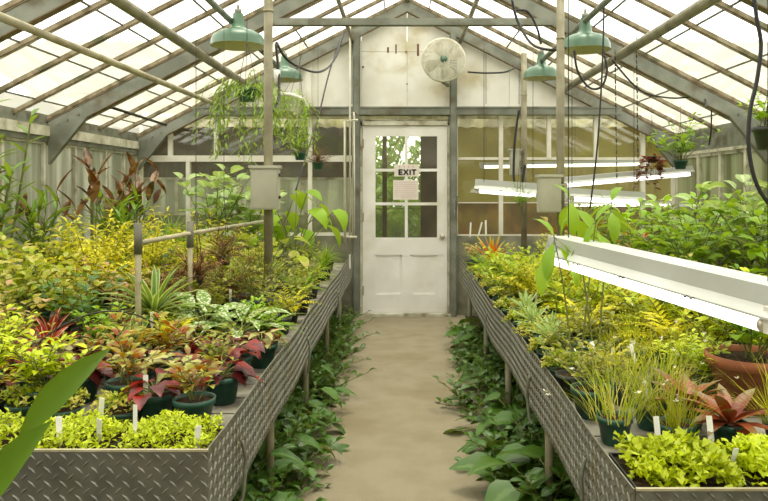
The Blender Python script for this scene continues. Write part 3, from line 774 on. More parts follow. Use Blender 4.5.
def p_feather(seed, stems=26, h=.34, spread=.9, L=.022, W=.007, per=26, droop=.8, curl=.8):
    random.seed(seed); S = MB(); Fo = MB()
    for k in range(stems):
        az = k*2.4+U(-.3,.3); pts = arc((U(-.03,.03),U(-.03,.03),0), az, 1.5-spread*U(.05,1), h*U(.55,1.1), curl*U(.3,1.2), 7, U(-.6,.6))
        tube(S, pts, .0016, 3, cap=False); a = U(0,6)
        for j in range(per):
            t = .18+.82*(j+.5)/per; q = t*7; i = min(6, int(q)); p = pts[i].lerp(pts[i+1], q-i)
            a += 2.2; leaf(Fo, p, a, U(-.1,.9), L*U(.7,1.4), W*U(.8,1.2), droop, .1, 'lance', U(-.5,.5), 2)
    return [('foliage', Fo), ('stem', S)]
def p_basal(seed, n=12, pet=.14, L=.12, W=.10, prof='heart', e0=1.3, e1=.4, droop=.9, fold=.1, wave=0, r=.003, lel=.1, pd=.5):
    random.seed(seed); S = MB(); Fo = MB()
    for k in range(n):
        az = k*2.399963+U(-.3,.3); e = e1+(e0-e1)*k/max(1,n-1)+U(-.12,.12); pl = pet*U(.65,1.15)
        pts = arc((0,0,0), az, e, pl, pd, 5); tube(S, pts, r, 4, cap=False)
        ll = L*U(.7,1.12); leaf(Fo, pts[-1], az+U(-.4,.4), lel+U(-.3,.35), ll, W*ll/L, droop*U(.6,1.2), fold, prof, U(-.3,.3), 5, wave)
    return [('foliage', Fo), ('stem', S)]
def p_cane(seed, canes=6, h=.9, L=.26, W=.06, per=8, r=.007, prof='lance', el=.95, droop=.8, spread=.25, start=.25, fold=.18):
    random.seed(seed); S = MB(); Fo = MB()
    for k in range(canes):
        az = k*2.4+U(-.3,.3); hh = h*U(.65,1.08)
        pts = arc((U(-.05,.05),U(-.05,.05),0), az, 1.57-spread*U(0,1), hh, .15*U(-1,1), 6); tube(S, pts, [r*(1-.5*i/6) for i in range(7)], 6, cap=False); a = U(0,6)
        for j in range(per):
            t = start+(1-start)*(j+1)/per; q = min(t*6, 5.99); i = int(q); p = pts[i].lerp(pts[i+1], q-i)
            a += 2.6+U(-.4,.4); leaf(Fo, p, a, el*U(.75,1.25), L*U(.75,1.1), W*U(.85,1.1), droop*U(.5,1.3), fold, prof, U(-.2,.2), 5)
    return [('foliage', Fo), ('stem', S)]
def p_trail(seed, n=16, L=.5, out=.16, lf=.07, W=.014, per=16, prof='lance', up=.8, r=.0022, lel=-.6):
    random.seed(seed); S = MB(); Fo = MB()
    for k in range(n):
        az = k*2.4+U(-.3,.3); pts = [Vector((0,0,0))]; e = up*U(.2,1); ll = L*U(.5,1.1)
        for i in range(10):
            e = max(e-.42, -1.45); pts.append(pts[-1]+Vector((math.cos(az)*math.cos(e), math.sin(az)*math.cos(e), math.sin(e)))*ll/10); az += U(-.25,.25)
        tube(S, pts, r, 3, cap=False)
        for j in range(per):
            t = .1+.9*(j+.5)/per; q = t*10; i = min(9, int(q)); p = pts[i].lerp(pts[i+1], q-i)
            leaf(Fo, p, az+(1 if j % 2 else -1)*U(.5,1.3), lel+U(-.3,.5), lf*U(.7,1.2), W*U(.8,1.2), .5, .12, prof, U(-.3,.3), 3)
    return [('foliage', Fo), ('stem', S)]

def p_big(seed):
    # leaf bases at the pot, broad blades held on long sheaths, leaning to the right
    random.seed(3); Fo = MB(); S = MB()
    for a, b, L, W, az, el, roll, droop in (((0,0,0),(.185,.03,.42),.22,.052,.0,.92,1.25,.30), ((0,0,0),(.108,-.05,.27),.27,.066,.0,.98,1.15,.22),
                                 ((0,0,0),(-.05,.03,.2),.38,.08,2.6,1.2,.4,.8), ((0,0,0),(-.04,-.05,.18),.36,.08,3.9,1.1,.2,.9), ((0,0,0),(0,.06,.15),.34,.07,1.7,1.2,.2,.9)):
        tube(S, curve_pts([a, (Vector(a)+Vector(b))*.5+Vector((-.02,0,.02)), b], 8), .007, 6, cap=False)
        leaf(Fo, b, az, el, L, W, droop, .16, 'lance', roll, 10)
    return [('foliage', Fo), ('stem', S)]
# leaf colours
LM = dict(
 lime=leafmat('lime_leaf', (200,208,84), (176,192,66), transl=.3),
 yellowgreen=leafmat('yellow_green_leaf', (168,178,60), (116,140,44), (190,180,80), 'blotch'),
 olive=leafmat('olive_leaf', (146,150,58), (110,122,44), (170,160,84), 'tip'),
 pinkgreen=leafmat('pink_tinted_leaf', (150,158,70), (170,146,84), (200,156,116), 'blotch'),
 golden=leafmat('golden_feathery_leaf', (214,204,70), (190,184,54)),
 mid=leafmat('mid_green_leaf', (118,150,52), (88,124,40)),
 fresh=leafmat('fresh_green_leaf', (150,182,62), (120,158,50)),
 deep=leafmat('deep_green_leaf', (78,108,48), (56,88,38), transl=.25),
 aisle=leafmat('glossy_dark_green_leaf', (78,108,50), (54,82,38), (88,116,54), 'mid', transl=.22, rough=.38),
 grey=leafmat('grey_green_leaf', (168,188,128), (142,168,104), (196,206,152), 'mid'),
 silver=leafmat('silver_spotted_leaf', (110,138,64), (90,122,54), (214,218,180), 'speck'),
 rex=leafmat('red_begonia_leaf', (112,30,26), (136,44,32), (84,26,24), 'blotch', transl=.18, tcol=(170,30,15)),
 rexsilver=leafmat('silver_begonia_leaf', (186,186,130), (150,156,92), (110,40,34), 'edge', tcol=(180,60,30)),
 coleus=leafmat('russet_leaf', (150,84,50), (150,150,60), (170,182,76), 'tip', tcol=(190,80,20)),
 pinkstripe=leafmat('pink_veined_leaf', (172,96,80), (140,56,50), (222,196,160), 'mid', tcol=(190,60,50)),
 stripe=leafmat('striped_strap_leaf', (96,130,60), (76,112,50), (178,188,110), 'edge'),
 bronze=leafmat('bronze_leaf', (96,62,40), (66,58,38), (140,104,62), 'blotch', transl=.25, tcol=(140,80,20)),
 darkgreen2=leafmat('broad_green_leaf', (52,86,34), (88,112,42), transl=.25, rough=.35),
 redbrom=leafmat('salmon_bromeliad_leaf', (134,80,62), (112,62,48), (116,100,54), 'tip', transl=.1, tcol=(170,80,40)),
 orange=leafmat('orange_bromeliad_leaf', (206,120,44), (190,96,36), (214,206,72), 'tip', tcol=(220,120,20)),
 bright=leafmat('bright_yellow_green_leaf', (186,198,70), (152,176,54)),
 vine=leafmat('pale_vine_leaf', (164,190,104), (134,166,78)),
 dry=leafmat('dry_brown_leaf', (142,104,66), (108,80,52), transl=.2, tcol=(140,90,30)),
 straw=leafmat('straw_grass', (176,172,76), (140,148,54)),
 redleaf=leafmat('dark_red_leaf', (124,44,30), (96,40,28), tcol=(170,40,20)),
 whiteflower=leafmat('white_petal', (236,232,214), (226,220,190), tcol=(250,250,230)),
)
def lib(gen, leafc, stemc='stem', head='whiteflower', **kw):
    def make(seed):
        out = []
        for nm, mb in gen(seed, **kw):
            m = LM[leafc] if nm == 'foliage' else LM[head] if nm == 'flower_head' else M[stemc]
            out.append((nm, mb.mesh(nm, m)))
        return out
    return make
KINDS = dict(
 moss=lib(p_mound, 'lime', rx=.125, ry=.125, h=.085, n=900, L=.026, W=.019, wave=.25),
 finemoss=lib(p_mound, 'lime', rx=.125, ry=.125, h=.075, n=1300, L=.020, W=.010, prof='ovate'),
 mound=lib(p_mound, 'yellowgreen', rx=.10, ry=.10, h=.09, n=240, L=.028, W=.02),
 rex=lib(p_basal, 'rex', n=15, pet=.08, L=.10, W=.065, droop=1.2, wave=.05, lel=-.1),
 rexsilver=lib(p_basal, 'rexsilver', n=14, pet=.08, L=.095, W=.06, droop=1.1, wave=.04),
 coleus=lib(p_bush, 'coleus', stems=6, h=.17, L=.085, W=.038, per=6, spread=.8),
 pinkstripe=lib(p_rosette, 'pinkstripe', n=16, L=.17, W=.035, droop=.9, e1=.3),
 stripe=lib(p_rosette, 'stripe', n=46, L=.30, W=.030, droop=1.1, e1=-.1, e0=1.3, z0=.06),
 spider=lib(p_rosette, 'fresh', n=46, L=.30, W=.014, droop=1.7, e1=.3, prof='taper'),
 yellowbush=lib(p_bush, 'yellowgreen', stems=13, h=.46, L=.085, W=.062, per=9, spread=.85, prof='round'),
 pinkbush=lib(p_bush, 'pinkgreen', stems=11, h=.40, L=.085, W=.055, per=8, spread=.85, prof='round'),
 olivebush=lib(p_bush, 'olive', stems=11, h=.40, L=.075, W=.045, per=9, spread=.9),
 golden=lib(p_feather, 'golden', stems=38, h=.46, L=.048, W=.016, per=30, spread=.9),
 goldfern=lib(p_fern, 'golden', n=16, L=.34, pin=.075),
 greenfern=lib(p_fern, 'fresh', n=18, L=.34, pin=.06),
 limebush=lib(p_bush, 'lime', stems=14, h=.26, L=.06, W=.03, per=13, spread=.95),
 brightbush=lib(p_bush, 'bright', stems=13, h=.30, L=.075, W=.042, per=10, spread=.9),
 freshbush=lib(p_bush, 'fresh', stems=11, h=.34, L=.085, W=.05, per=9, spread=.85),
 midbush=lib(p_bush, 'mid', stems=11, h=.42, L=.10, W=.055, per=9, spread=.8),
 deepbush=lib(p_bush, 'deep', stems=11, h=.42, L=.09, W=.05, per=9, spread=.85),
 airy=lib(p_feather, 'olive', stems=40, h=.40, L=.020, W=.004, per=26, spread=1.0, curl=1.0),
 aglaonema=lib(p_basal, 'silver', n=13, pet=.10, L=.22, W=.075, prof='lance', droop=1.1, lel=.5),
 canna=lib(p_cane, 'bronze', canes=7, h=.80, L=.23, W=.07, per=3, el=.95, droop=.4, spread=.8, start=.5),
 cannagreen=lib(p_cane, 'mid', canes=10, h=.50, L=.30, W=.032, per=6, el=.9, droop=.9, spread=.8, start=.2),
 archgrass=lib(p_rosette, 'fresh', n=54, L=.75, W=.022, droop=2.2, e1=.6, e0=1.5, prof='taper', seg=8),
 greybig=lib(p_bush, 'grey', stems=7, h=.85, L=.19, W=.17, per=6, spread=.45, prof='round', pet=.06, r=.008, droop=.9, start=.35),
 philo=lib(p_basal, 'fresh', n=11, pet=.60, L=.26, W=.16, e0=1.5, e1=.9, droop=1.2, r=.005, lel=-.5, pd=.4),
 yellowleaf=lib(p_basal, 'yellowgreen', n=14, pet=.34, L=.13, W=.085, prof='ovate', e0=1.4, e1=.6, droop=1.2, lel=-.2),
 orchid=lib(p_cane, 'mid', canes=6, h=1.1, L=.17, W=.035, per=14, el=.6, droop=.6, spread=.25, start=.2, r=.010),
 grass=lib(p_grass, 'straw', n=90, h=.24, spread=.07, heads=0, lean=.8),
 grassflower=lib(p_grass, 'yellowgreen', n=90, h=.26, spread=.09, W=.004, heads=9, lean=.8),
 redbrom=lib(p_rosette, 'redbrom', n=20, L=.20, W=.046, droop=.9, e1=.0, e0=.85, prof='lance'),
 orange=lib(p_rosette, 'orange', n=17, L=.34, W=.05, droop=.6, e1=.5, e0=1.5, prof='taper'),
 smallrosette=lib(p_rosette, 'grey', n=22, L=.13, W=.028, droop=.5, e1=.1, prof='lance'),
 shrub=lib(p_bush, 'fresh', stems=11, h=.66, L=.14, W=.075, per=9, spread=.6, pet=.03, r=.005, droop=.8),
 shrub2=lib(p_bush, 'mid', stems=12, h=.62, L=.12, W=.055, per=11, spread=.65, pet=.02, r=.005),
 redshrub=lib(p_bush, 'coleus', stems=6, h=.40, L=.09, W=.05, per=7, spread=.6),
 tallleaf=lib(p_bush, 'fresh', stems=2, h=.62, L=.20, W=.075, per=5, spread=.22, pet=.02, r=.005, droop=1.0, start=.88, el=-.7, prof='lance', sdroop=.2),
 bigstrap=lib(p_big, 'darkgreen2'),
 hangvine=lib(p_trail, 'vine', n=30, L=.85, lf=.085, W=.017, per=20, up=1.5),
 hangred=lib(p_trail, 'redleaf', n=16, L=.35, lf=.06, W=.035, per=10, prof='ovate', lel=0),
 hanggreen=lib(p_bush, 'mid', stems=12, h=.34, L=.08, W=.04, per=9, spread=1.1),
 drybasket=lib(p_feather, 'dry', stems=50, h=.20, L=.03, W=.006, per=16, spread=1.5, stemc='woodstem'),
 aisle=lib(p_basal, 'aisle', n=16, pet=.26, L=.15, W=.075, prof='heart', e0=1.4, e1=.35, droop=1.1, lel=-.2, pd=.8),
 aislebig=lib(p_basal, 'aisle', n=14, pet=.24, L=.17, W=.13, prof='heart', e0=1.35, e1=.3, droop=.9, lel=-.1, pd=.8, wave=.03),
 aislesmall=lib(p_bush, 'aisle', stems=12, h=.34, L=.07, W=.045, per=10, spread=1.1, prof='ovate'),
 creeper=lib(p_bush, 'aisle', stems=9, h=.26, L=.08, W=.05, per=7, spread=1.35, sdroop=.8),
 tree=lib(p_bush, 'mid', stems=38, h=3.0, L=.20, W=.13, per=60, spread=1.1, r=.02, pet=.03, jit=.9, start=.12, sdroop=.9),
)
protos = {}
def proto(kind, v):
    if (kind, v) not in protos:
        protos[(kind, v)] = KINDS[kind](v*17+len(kind)*3+sum(map(ord, kind)))
    return protos[(kind, v)]
potmesh = {}
def pot_parts(r, h, m):
    k = (round(r,3), round(h,3), m)
    if k not in potmesh:
        q = MB(); rb = r*.74
        lathe(q, [(0,.002),(rb*.94,0),(rb,.004),(r*.95,h*.80),(r*1.0,h*.805),(r*1.05,h*.82),(r*1.06,h),(r*.98,h),(r*.95,h*.86)], 24)
        s = MB(); lathe(s, [(0,h*.90),(r*.5,h*.905),(r*.96,h*.885)], 20)
        potmesh[k] = (q.mesh('pot', M[m]), s.mesh('potting_soil', M['potsoil']))
    return potmesh[k]
def child(name, me, e, loc=(0,0,0), sc_=1, rz=0):
    o = bpy.data.objects.new(name, me); C.objects.link(o); o.parent = e; o.location = loc; o.scale = (sc_,)*3; o.rotation_euler.z = rz; return o
def plant(kind, name, x, y, z, rot, s, label, cat='plant', group=None, pot=None, v=0):
    e = empty(name, (x, y, z), rot, label=label, cat=cat, group=group); top = 0
    if pot:
        r, h, m = pot
        if m == 'tray':
            q = MB(); a, b = r
            for bx in ((-a,a,-b,b,0,.004),(-a,-a+.004,-b,b,0,h),(a-.004,a,-b,b,0,h),(-a,a,-b,-b+.004,0,h),(-a,a,b-.004,b,0,h)): box(q, *bx)
            q.build('tray', M['potblack'], e); q = MB(); box(q, -a+.005, a-.005, -b+.005, b-.005, .004, h-.01); q.build('potting_soil', M['potsoil'], e); top = h-.015
        else:
            pm, sm = pot_parts(r, h, m); child('pot', pm, e); child('potting_soil', sm, e); top = h*.89
    for nm, me in proto(kind, v): child(nm, me, e, (0,0,top), s)
    return e
ORD = ['', 'second', 'third', 'fourth', 'fifth', 'sixth', 'seventh', 'eighth', 'ninth', 'tenth', 'eleventh', 'twelfth', 'thirteenth', 'fourteenth', 'fifteenth']
def zone(items, text, group=None, cat='plant'):
    """items: dicts; label = text with {o}: the place among its like, read along the bench from the front"""
    items = sorted(items, key=lambda i: (i['y'], i['x'])); n = len(items)
    for k, it in enumerate(items):
        o = 'nearest to the camera' if k == 0 and n > 1 else 'farthest back' if k == n-1 else ORD[k]+' from the front' if k else ''
        it['label'] = (text + (', ' + o if n > 1 else '')); it['group'] = group if n > 1 else None; it['cat'] = cat
        plant(**it)
BZ = .6
# ================================================================ plants on the benches
random.seed(77)
def it(kind, name, x, y, s=1, pot=None, z=BZ, v=None, rot=None):
    return dict(kind=kind, name=name, x=x, y=y, z=z, s=s, pot=pot, v=random.randint(0, 2) if v is None else v, rot=U(0, 6.28) if rot is None else rot)
G = lambda r=.065, h=.10: (r, h, 'potgreen')
K = lambda r=.07, h=.11: (r, h, 'potblack')
T = lambda r=.07, h=.11: (r, h, 'terra')
def spots(x0, x1, y0, y1, sx, sy, jit=.25):
    out = []; j = 0; y = y0
    while y <= y1+1e-6:
        x = x0 + (sx*.5 if j % 2 else 0)
        while x <= x1+1e-6:
            xx, yy = x+U(-jit,jit)*sx, y+U(-jit,jit)*sy
            if -60 < CX+F*xx/yy < 830: out.append((xx, yy))
            x += sx
        y += sy; j += 1
    return out
# ---- left bench
zone([it('finemoss','seedling_tray',x,2.09,1,((.14,.14),.045,'tray'),v=i,rot=0) for i, x in enumerate((-.675,-.965,-1.255))], 'black tray of lime green moss-like seedlings, left bench front corner', 'lime seedling trays on the left bench', 'seedling tray')
sp = [(-.70,2.42),(-.84,2.56),(-.64,2.72)]
zone([it('coleus','potted_coleus',x,y,.95,G(),v=i) for i, (x, y) in enumerate([(-.68,2.34),(-.98,2.54),(-1.12,2.84),(-.97,2.94)])], 'russet and green leafed coleus in green pot, left bench', 'coleus pots on the left bench')
zone([it('rex','potted_begonia',x,y,.9,G(),v=i%3) for i, (x, y) in enumerate([(-.66,2.62),(-1.34,2.60),(-.68,2.92),(-1.18,2.64),(-.83,2.40),(-1.5,2.80),(-.80,3.02)])], 'dark red leafed begonia in green pot, left bench', 'red begonias on the left bench')
zone([it('rexsilver','silver_begonia',x,y,.9,G(),v=i%3) for i, (x, y) in enumerate([(-.84,2.68),(-1.0,2.70),(-1.42,2.95),(-.62,3.15),(-.92,3.2),(-1.28,2.82)])], 'silver leafed begonia with red edges in pot, left bench', 'silver begonias on the left bench')
zone([it('mound','low_potted_plant',x,y,.7,G(.06,.06),v=i%3) for i, (x, y) in enumerate([(-.92,2.34),(-1.12,2.36),(-1.27,2.42)])], 'shallow green pot of clumpy yellow-green plant behind the moss trays', 'shallow green pots on the left bench')
zone([it('stripe','striped_rosette_plant',-1.20,3.46,1,K(.09,.12),v=0)], 'spiky striped rosette in black pot beside the nearest plastic pipe upright')
zone([it('pinkstripe','pink_striped_plant',x,y,.95,G(.06,.09),v=i%3) for i, (x, y) in enumerate([(-1.50,3.02),(-1.36,3.38),(-1.62,3.3)])], 'pink veined strappy plant on the left bench', 'pink veined plants on the left bench')
zone([it('yellowbush','yellow_green_bush',x,y,.74 if i < 2 else 1.0,K(),v=i%3) for i, (x, y) in enumerate([(-1.92,3.45),(-1.72,3.65),(-2.12,3.95),(-2.45,4.3),(-2.3,4.75),(-2.75,4.7)])], 'round-leafed yellow-green bushy plant, left edge of left bench', 'yellow-green bushes on the left bench')
zone([it('pinkbush','pink_tinged_bush',x,y,.72,K(),v=i%3) for i, (x, y) in enumerate([(-1.66,2.92),(-1.88,3.15),(-2.2,3.6),(-1.45,3.75),(-1.8,4.0)])], 'pink-tinged light green bushy plant, left bench near the frame edge', 'pink-tinged bushes on the left bench')
zone([it('limebush','lime_bush',x,y,.9,G(),v=i%3) for i, (x, y) in enumerate([(-1.24,2.46),(-1.5,2.62),(-1.62,2.78)])], 'small lime green leafy plant behind the left moss trays', 'small lime plants on the left bench')
zone([it('golden','golden_feathery_plant',x,y,1.15,K(.09,.12),v=i%3) for i, (x, y) in enumerate([(-1.85,4.35),(-1.62,4.5),(-2.0,4.75),(-1.75,4.95),(-1.35,5.0)])], 'bright golden feathery plant in the middle of left bench', 'golden feathery plants on the left bench')
zone([it('canna','bronze_canna',x,y,1.0,K(.11,.15),v=i%3) for i, (x, y) in enumerate([(-2.5,5.7),(-2.68,6.25),(-2.4,6.35)])], 'tall canna with bronze leaves by the left windows', 'bronze cannas by the left windows')
zone([it('cannagreen','green_canna',x,y,1.0,K(.11,.15),v=i%3) for i, (x, y) in enumerate([(-2.7,5.35),(-2.35,5.95),(-2.75,6.7)])], 'broad-leafed olive green canna by the left windows', 'olive green cannas by the left windows')
zone([it('archgrass','arching_grass_plant',x,y,.8,K(.11,.15),v=i%3) for i, (x, y) in enumerate([(-2.05,6.1),(-2.2,6.8)])], 'large plant with long arching green leaves, back of left bench', 'arching grassy plants on the left bench')
zone([it('orchid','tall_cane_plant',x,y,1.05,K(.1,.15),v=i%3) for i, (x, y) in enumerate([(-2.62,4.45),(-2.75,4.9)])], 'tall leafy cane plant at the left frame edge', 'tall cane plants at the left edge')
zone([it('greybig','grey_leafed_plant',x,y,.95,K(.11,.15),v=i%3) for i, (x, y) in enumerate([(-1.62,6.15),(-1.38,6.4)])], 'tall plant with big round grey-green leaves left of the tall post', 'big grey-green leafed plants on the left bench')
zone([it('philo','philodendron',x,y,.95,K(.1,.14),v=i%3) for i, (x, y) in enumerate([(-.92,6.1),(-1.15,6.6)])], 'tall philodendron with large hanging green leaves right of the tall post', 'philodendrons on the left bench')
zone([it('yellowleaf','yellow_leafed_plant',x,y,1.0,K(),v=i%3) for i, (x, y) in enumerate([(-1.2,5.35),(-1.0,5.55),(-1.42,5.6),(-.95,5.05),(-1.3,4.9),(-1.55,5.2)])], 'yellow-green broad-leafed plant around the tall post, left bench', 'yellow-green broad-leafed plants')
zone([it('airy','airy_fern',x,y,1.0,(.14,.16,'potblack'),v=i%3) for i, (x, y) in enumerate([(-.86,4.12),(-.92,4.75)])], 'wispy olive fern in wide black pot, left bench', 'wispy ferns on the left bench')
zone([it('aglaonema','silver_spotted_plant',x,y,.95,K(),v=i%3) for i, (x, y) in enumerate([(-.76,3.35),(-.98,3.55)])], 'large-leafed plant speckled with silver, left bench near the path', 'silver speckled plants')
zone([it('olivebush','olive_bush',x,y,.62,K(.06,.09),v=i%3) for i, (x, y) in enumerate([(-.66,3.85),(-.64,4.45),(-1.02,3.95),(-1.3,4.4),(-1.38,4.0),(-.66,5.1)])], 'small olive green bushy plant, left bench', 'small olive bushes on the left bench')
zone([it('greenfern','green_fern',x,y,.75,K(.06,.09),v=i%3) for i, (x, y) in enumerate([(-.66,3.5),(-1.18,3.75),(-.68,4.85),(-.7,5.6)])], 'bright green fern near the path edge of left bench', 'green ferns on the left bench')
zone([it('goldfern','golden_fern',x,y,.7,K(.06,.09),v=i%3) for i, (x, y) in enumerate([(-1.05,3.3),(-.66,4.15),(-.72,5.35)])], 'golden yellow fern on the left bench', 'golden ferns on the left bench')
zone([it('spider','spider_plant',x,y,.8,K(.07,.1),v=i%3) for i, (x, y) in enumerate([(-.68,6.1),(-.72,6.75),(-1.0,6.9)])], 'spider plant with thin arching leaves, far end of left bench', 'spider plants on the left bench')
zone([it('drybasket','dried_fern',x,y,1.35,(.085,.16,'potblack'),v=i%3) for i, (x, y) in enumerate([(-1.02,4.2),(-1.25,3.85),(-1.42,4.6)])], 'pot with withered brown fern in middle of left bench', 'withered ferns on the left bench')
zone([it('midbush','green_bush',x,y,.85,K(),v=i%3) for i, (x, y) in enumerate([(-1.6,5.6),(-1.25,6.1),(-1.75,6.6),(-1.2,7.0),(-2.1,7.0),(-1.65,7.0),(-2.6,7.0),(-1.95,5.7)])], 'mid green bushy plant, back half of left bench', 'mid green bushes on the left bench')
zone([it('deepbush','dark_green_bush',x,y,.8,K(),v=i%3) for i, (x, y) in enumerate([(-1.55,4.55),(-2.1,4.6),(-2.5,5.1),(-2.2,5.7),(-1.5,3.42)])], 'dark green bushy plant among yellower ones, left bench', 'dark green bushes on the left bench')
# ---- right bench
zone([it('moss','seedling_tray',x,y,1.0,((.14,.14),.045,'tray'),v=i%3,rot=0) for i, (x, y) in enumerate([(.71,1.86),(1.0,1.86),(1.29,1.86)])], 'black tray of lime green moss-like seedlings, right bench front', 'lime seedling trays on the right bench', 'seedling tray')
zone([it('grassflower','wispy_potted_plant',x,y,.9,G(.052,.085),v=i%3) for i, (x, y) in enumerate([(.645,2.20),(.80,2.34),(.95,2.62)])], 'thin-stemmed wispy plant with tiny white flowers in green pot', 'wispy flowering pots on the right bench')
zone([it('grass','grassy_plant',x,y,.9,G(.055,.09),v=i%3) for i, (x, y) in enumerate([(.80,2.60),(1.0,3.1),(1.15,2.9),(.80,2.12),(1.12,2.12)])], 'tuft of straw-yellow grass in green pot, right bench', 'grass tufts on the right bench')
zone([it('redbrom','salmon_bromeliad',x,y,.85,G(.05,.085),v=i%3) for i, (x, y) in enumerate([(.92,2.32),(.97,2.14)])], 'salmon red bromeliad rosette on the right bench front', 'salmon bromeliads')
e_ = zone([it('freshbush','terracotta_potted_vine',1.24,2.56,1.0,(.15,.19,'terra'),v=1)], 'leafy green vine in large terracotta pot behind the salmon bromeliads')
zone([it('olivebush','small_edge_plant',x,y,.55,G(.07,.1),v=i%3) for i, (x, y) in enumerate([(.645,2.46),(.66,2.98),(.82,3.15)])], 'small bushy plant in green pot at right bench edge', 'small green pots along the right edge')
zone([it('smallrosette','grey_rosette_plant',x,y,1.0,G(.075,.10),v=i%3) for i, (x, y) in enumerate([(.67,3.28),(.66,3.62),(.68,4.0)])], 'spiky grey-green rosette in green pot at the right path edge', 'grey-green rosettes on the right bench')
zone([it('limebush','lime_leafed_bush',x,y,1.15,G(),v=i%3) for i, (x, y) in enumerate([(1.0,3.7),(1.2,3.45),(1.35,3.1),(1.5,2.85),(1.6,3.2),(1.45,3.6)])], 'lime green leafy plant under the long shop light', 'lime bushes on the right bench')
zone([it('goldfern','golden_right_fern',x,y,1.0,G(),v=i%3) for i, (x, y) in enumerate([(.9,3.5),(1.18,3.2),(.95,4.1),(1.25,3.95)])], 'golden feathery fern beneath the long shop light', 'golden ferns on the right bench')
zone([it('golden','bright_feathery_plant',x,y,.75,G(),v=i%3) for i, (x, y) in enumerate([(1.05,4.4),(.78,4.35),(1.3,4.3)])], 'bright yellow feathery plant left of the long shop light', 'bright feathery plants on the right bench')
zone([it('brightbush','light_green_plant',x,y,.9,G(),v=i%3) for i, (x, y) in enumerate([(.70,4.5),(.68,4.9),(.92,4.8),(.7,5.35),(.95,5.3),(1.15,4.9),(1.2,5.35),(.85,3.85)])], 'light green leafy plant near the path, middle of right bench', 'light green plants on the right bench')
zone([it('mound','low_edge_plant',x,y,.8,G(.05,.07),v=i%3) for i, (x, y) in enumerate([(.625,4.2),(.63,4.65),(.625,5.1),(.63,5.55),(.625,6.0),(.63,3.8),(.63,3.44),(.63,2.82),(.63,3.12)])], 'clumpy yellow-green plant spilling over the right path edge', 'clumpy edge plants on the right bench')
zone([it('greenfern','right_bench_fern',x,y,.8,G(),v=i%3) for i, (x, y) in enumerate([(.7,5.8),(.92,5.75),(.68,6.2),(1.0,6.3)])], 'fresh green fern near the far end of right bench', 'ferns at the far end of right bench')
zone([it('yellowbush','yellow_green_right_bush',x,y,.65,G(),v=i%3) for i, (x, y) in enumerate([(1.2,5.8),(1.45,4.6),(1.4,5.4),(1.55,4.05),(1.3,6.3)])], 'yellow-green round-leafed plant, right bench beyond the shop light', 'yellow-green bushes on the right bench')
zone([it('orange','orange_bromeliad',.80,6.5,.85,(.09,.12,'terra'),v=0)], 'orange bromeliad with yellow leaf tips near the door')
zone([it('pinkbush','low_succulent_plant',.64,6.6,.45,(.07,.12,'potblack'),v=0)], 'dark pot of mixed low plants nearest the door on right bench')
zone([it('shrub','green_shrub',x,y,.92,(.1,.15,'potblack'),v=i%3) for i, (x, y) in enumerate([(1.75,4.4),(2.1,4.0),(2.35,4.5),(2.7,4.9),(2.1,5.0),(1.7,5.2),(2.5,5.5),(1.95,3.55)])], 'broad-leafed green shrub behind the long shop light', 'broad-leafed shrubs on the right bench')
zone([it('shrub2','dense_green_shrub',x,y,.85,(.1,.15,'potblack'),v=i%3) for i, (x, y) in enumerate([(1.9,4.75),(2.4,5.0),(1.75,5.9),(2.1,5.6),(2.75,5.4),(2.3,6.3),(1.8,6.6),(2.75,6.2)])], 'dense narrow-leafed green shrub, back of right bench', 'dense shrubs on the right bench')
zone([it('greybig','tall_broad_shrub',x,y,.86,K(.1,.14),v=i%3) for i, (x, y) in enumerate([(2.15,4.3),(2.5,4.6),(2.1,5.35)])], 'tall pale shrub with big round leaves at the right frame edge', 'tall pale shrubs on the right bench')
zone([it('redshrub','orange_leafed_plant',x,y,1.15,K(),v=i%3) for i, (x, y) in enumerate([(1.42,4.9),(1.5,5.75),(1.3,5.6)])], 'rusty orange-leafed plant among the green shrubs', 'orange-leafed plants on the right bench')
zone([it('midbush','mid_green_right_bush',x,y,.7,K(),v=i%3) for i, (x, y) in enumerate([(1.75,3.9),(1.65,3.5),(1.95,3.2),(2.2,3.5),(1.85,2.85)])], 'mid green bushy plant just behind the long shop light', 'mid green bushes on the right bench')
zone([it('tallleaf','long_leafed_plant',x,y,s,K(.06,.09),v=i) for i, (x, y, s) in enumerate([(.63,2.68,1.0),(.80,2.98,1.0)])], 'thin tall plant with long drooping leaves over the shop light end', 'long drooping-leafed plants')
# ---- fill the gaps between the larger pots
def filler(side, n, text, group, kinds, y0, y1, seed):
    random.seed(seed); pts = []
    tries = 0
    used = [(o.location.x, o.location.y) for o in C.objects if o.type == 'EMPTY' and not o.parent and abs(o.location.z-BZ) < .01]
    while len(pts) < n and tries < 6000:
        tries += 1; y = U(y0, y1); x = side*U(.66, 2.75)
        if not (-30 < CX+F*x/y < 800): continue
        if all((x-a)**2+(y-b)**2 > .135**2 for a, b in used): pts.append((x, y)); used.append((x, y))
    zone([it(kinds[i % len(kinds)], 'small_potted_plant', x, y, U(.5,.68), random.choice((G(.05,.08), K(.055,.08))), v=i%3) for i, (x, y) in enumerate(pts)], text, group)
filler(-1, 9, 'small olive potted plant filling a gap, front half of left bench', 'small olive fillers on the left bench', ['olivebush'], 2.6, 4.4, 1)
filler(-1, 12, 'small fresh green potted plant filling a gap on left bench', 'small green fillers on the left bench', ['freshbush'], 2.6, 5.2, 2)
filler(-1, 14, 'small yellow-green potted plant tucked between others on left bench', 'small yellow-green fillers on the left bench', ['yellowbush'], 3.0, 6.8, 3)
filler(-1, 12, 'small fern tucked between larger pots on left bench', 'small fern fillers on the left bench', ['greenfern'], 2.8, 5.6, 4)
filler(1, 12, 'small fresh green potted plant filling a gap on right bench', 'small green fillers on the right bench', ['brightbush'], 2.6, 5.6, 5)
filler(1, 12, 'small lime potted plant tucked between others on right bench', 'small lime fillers on the right bench', ['limebush'], 2.5, 5.4, 6)
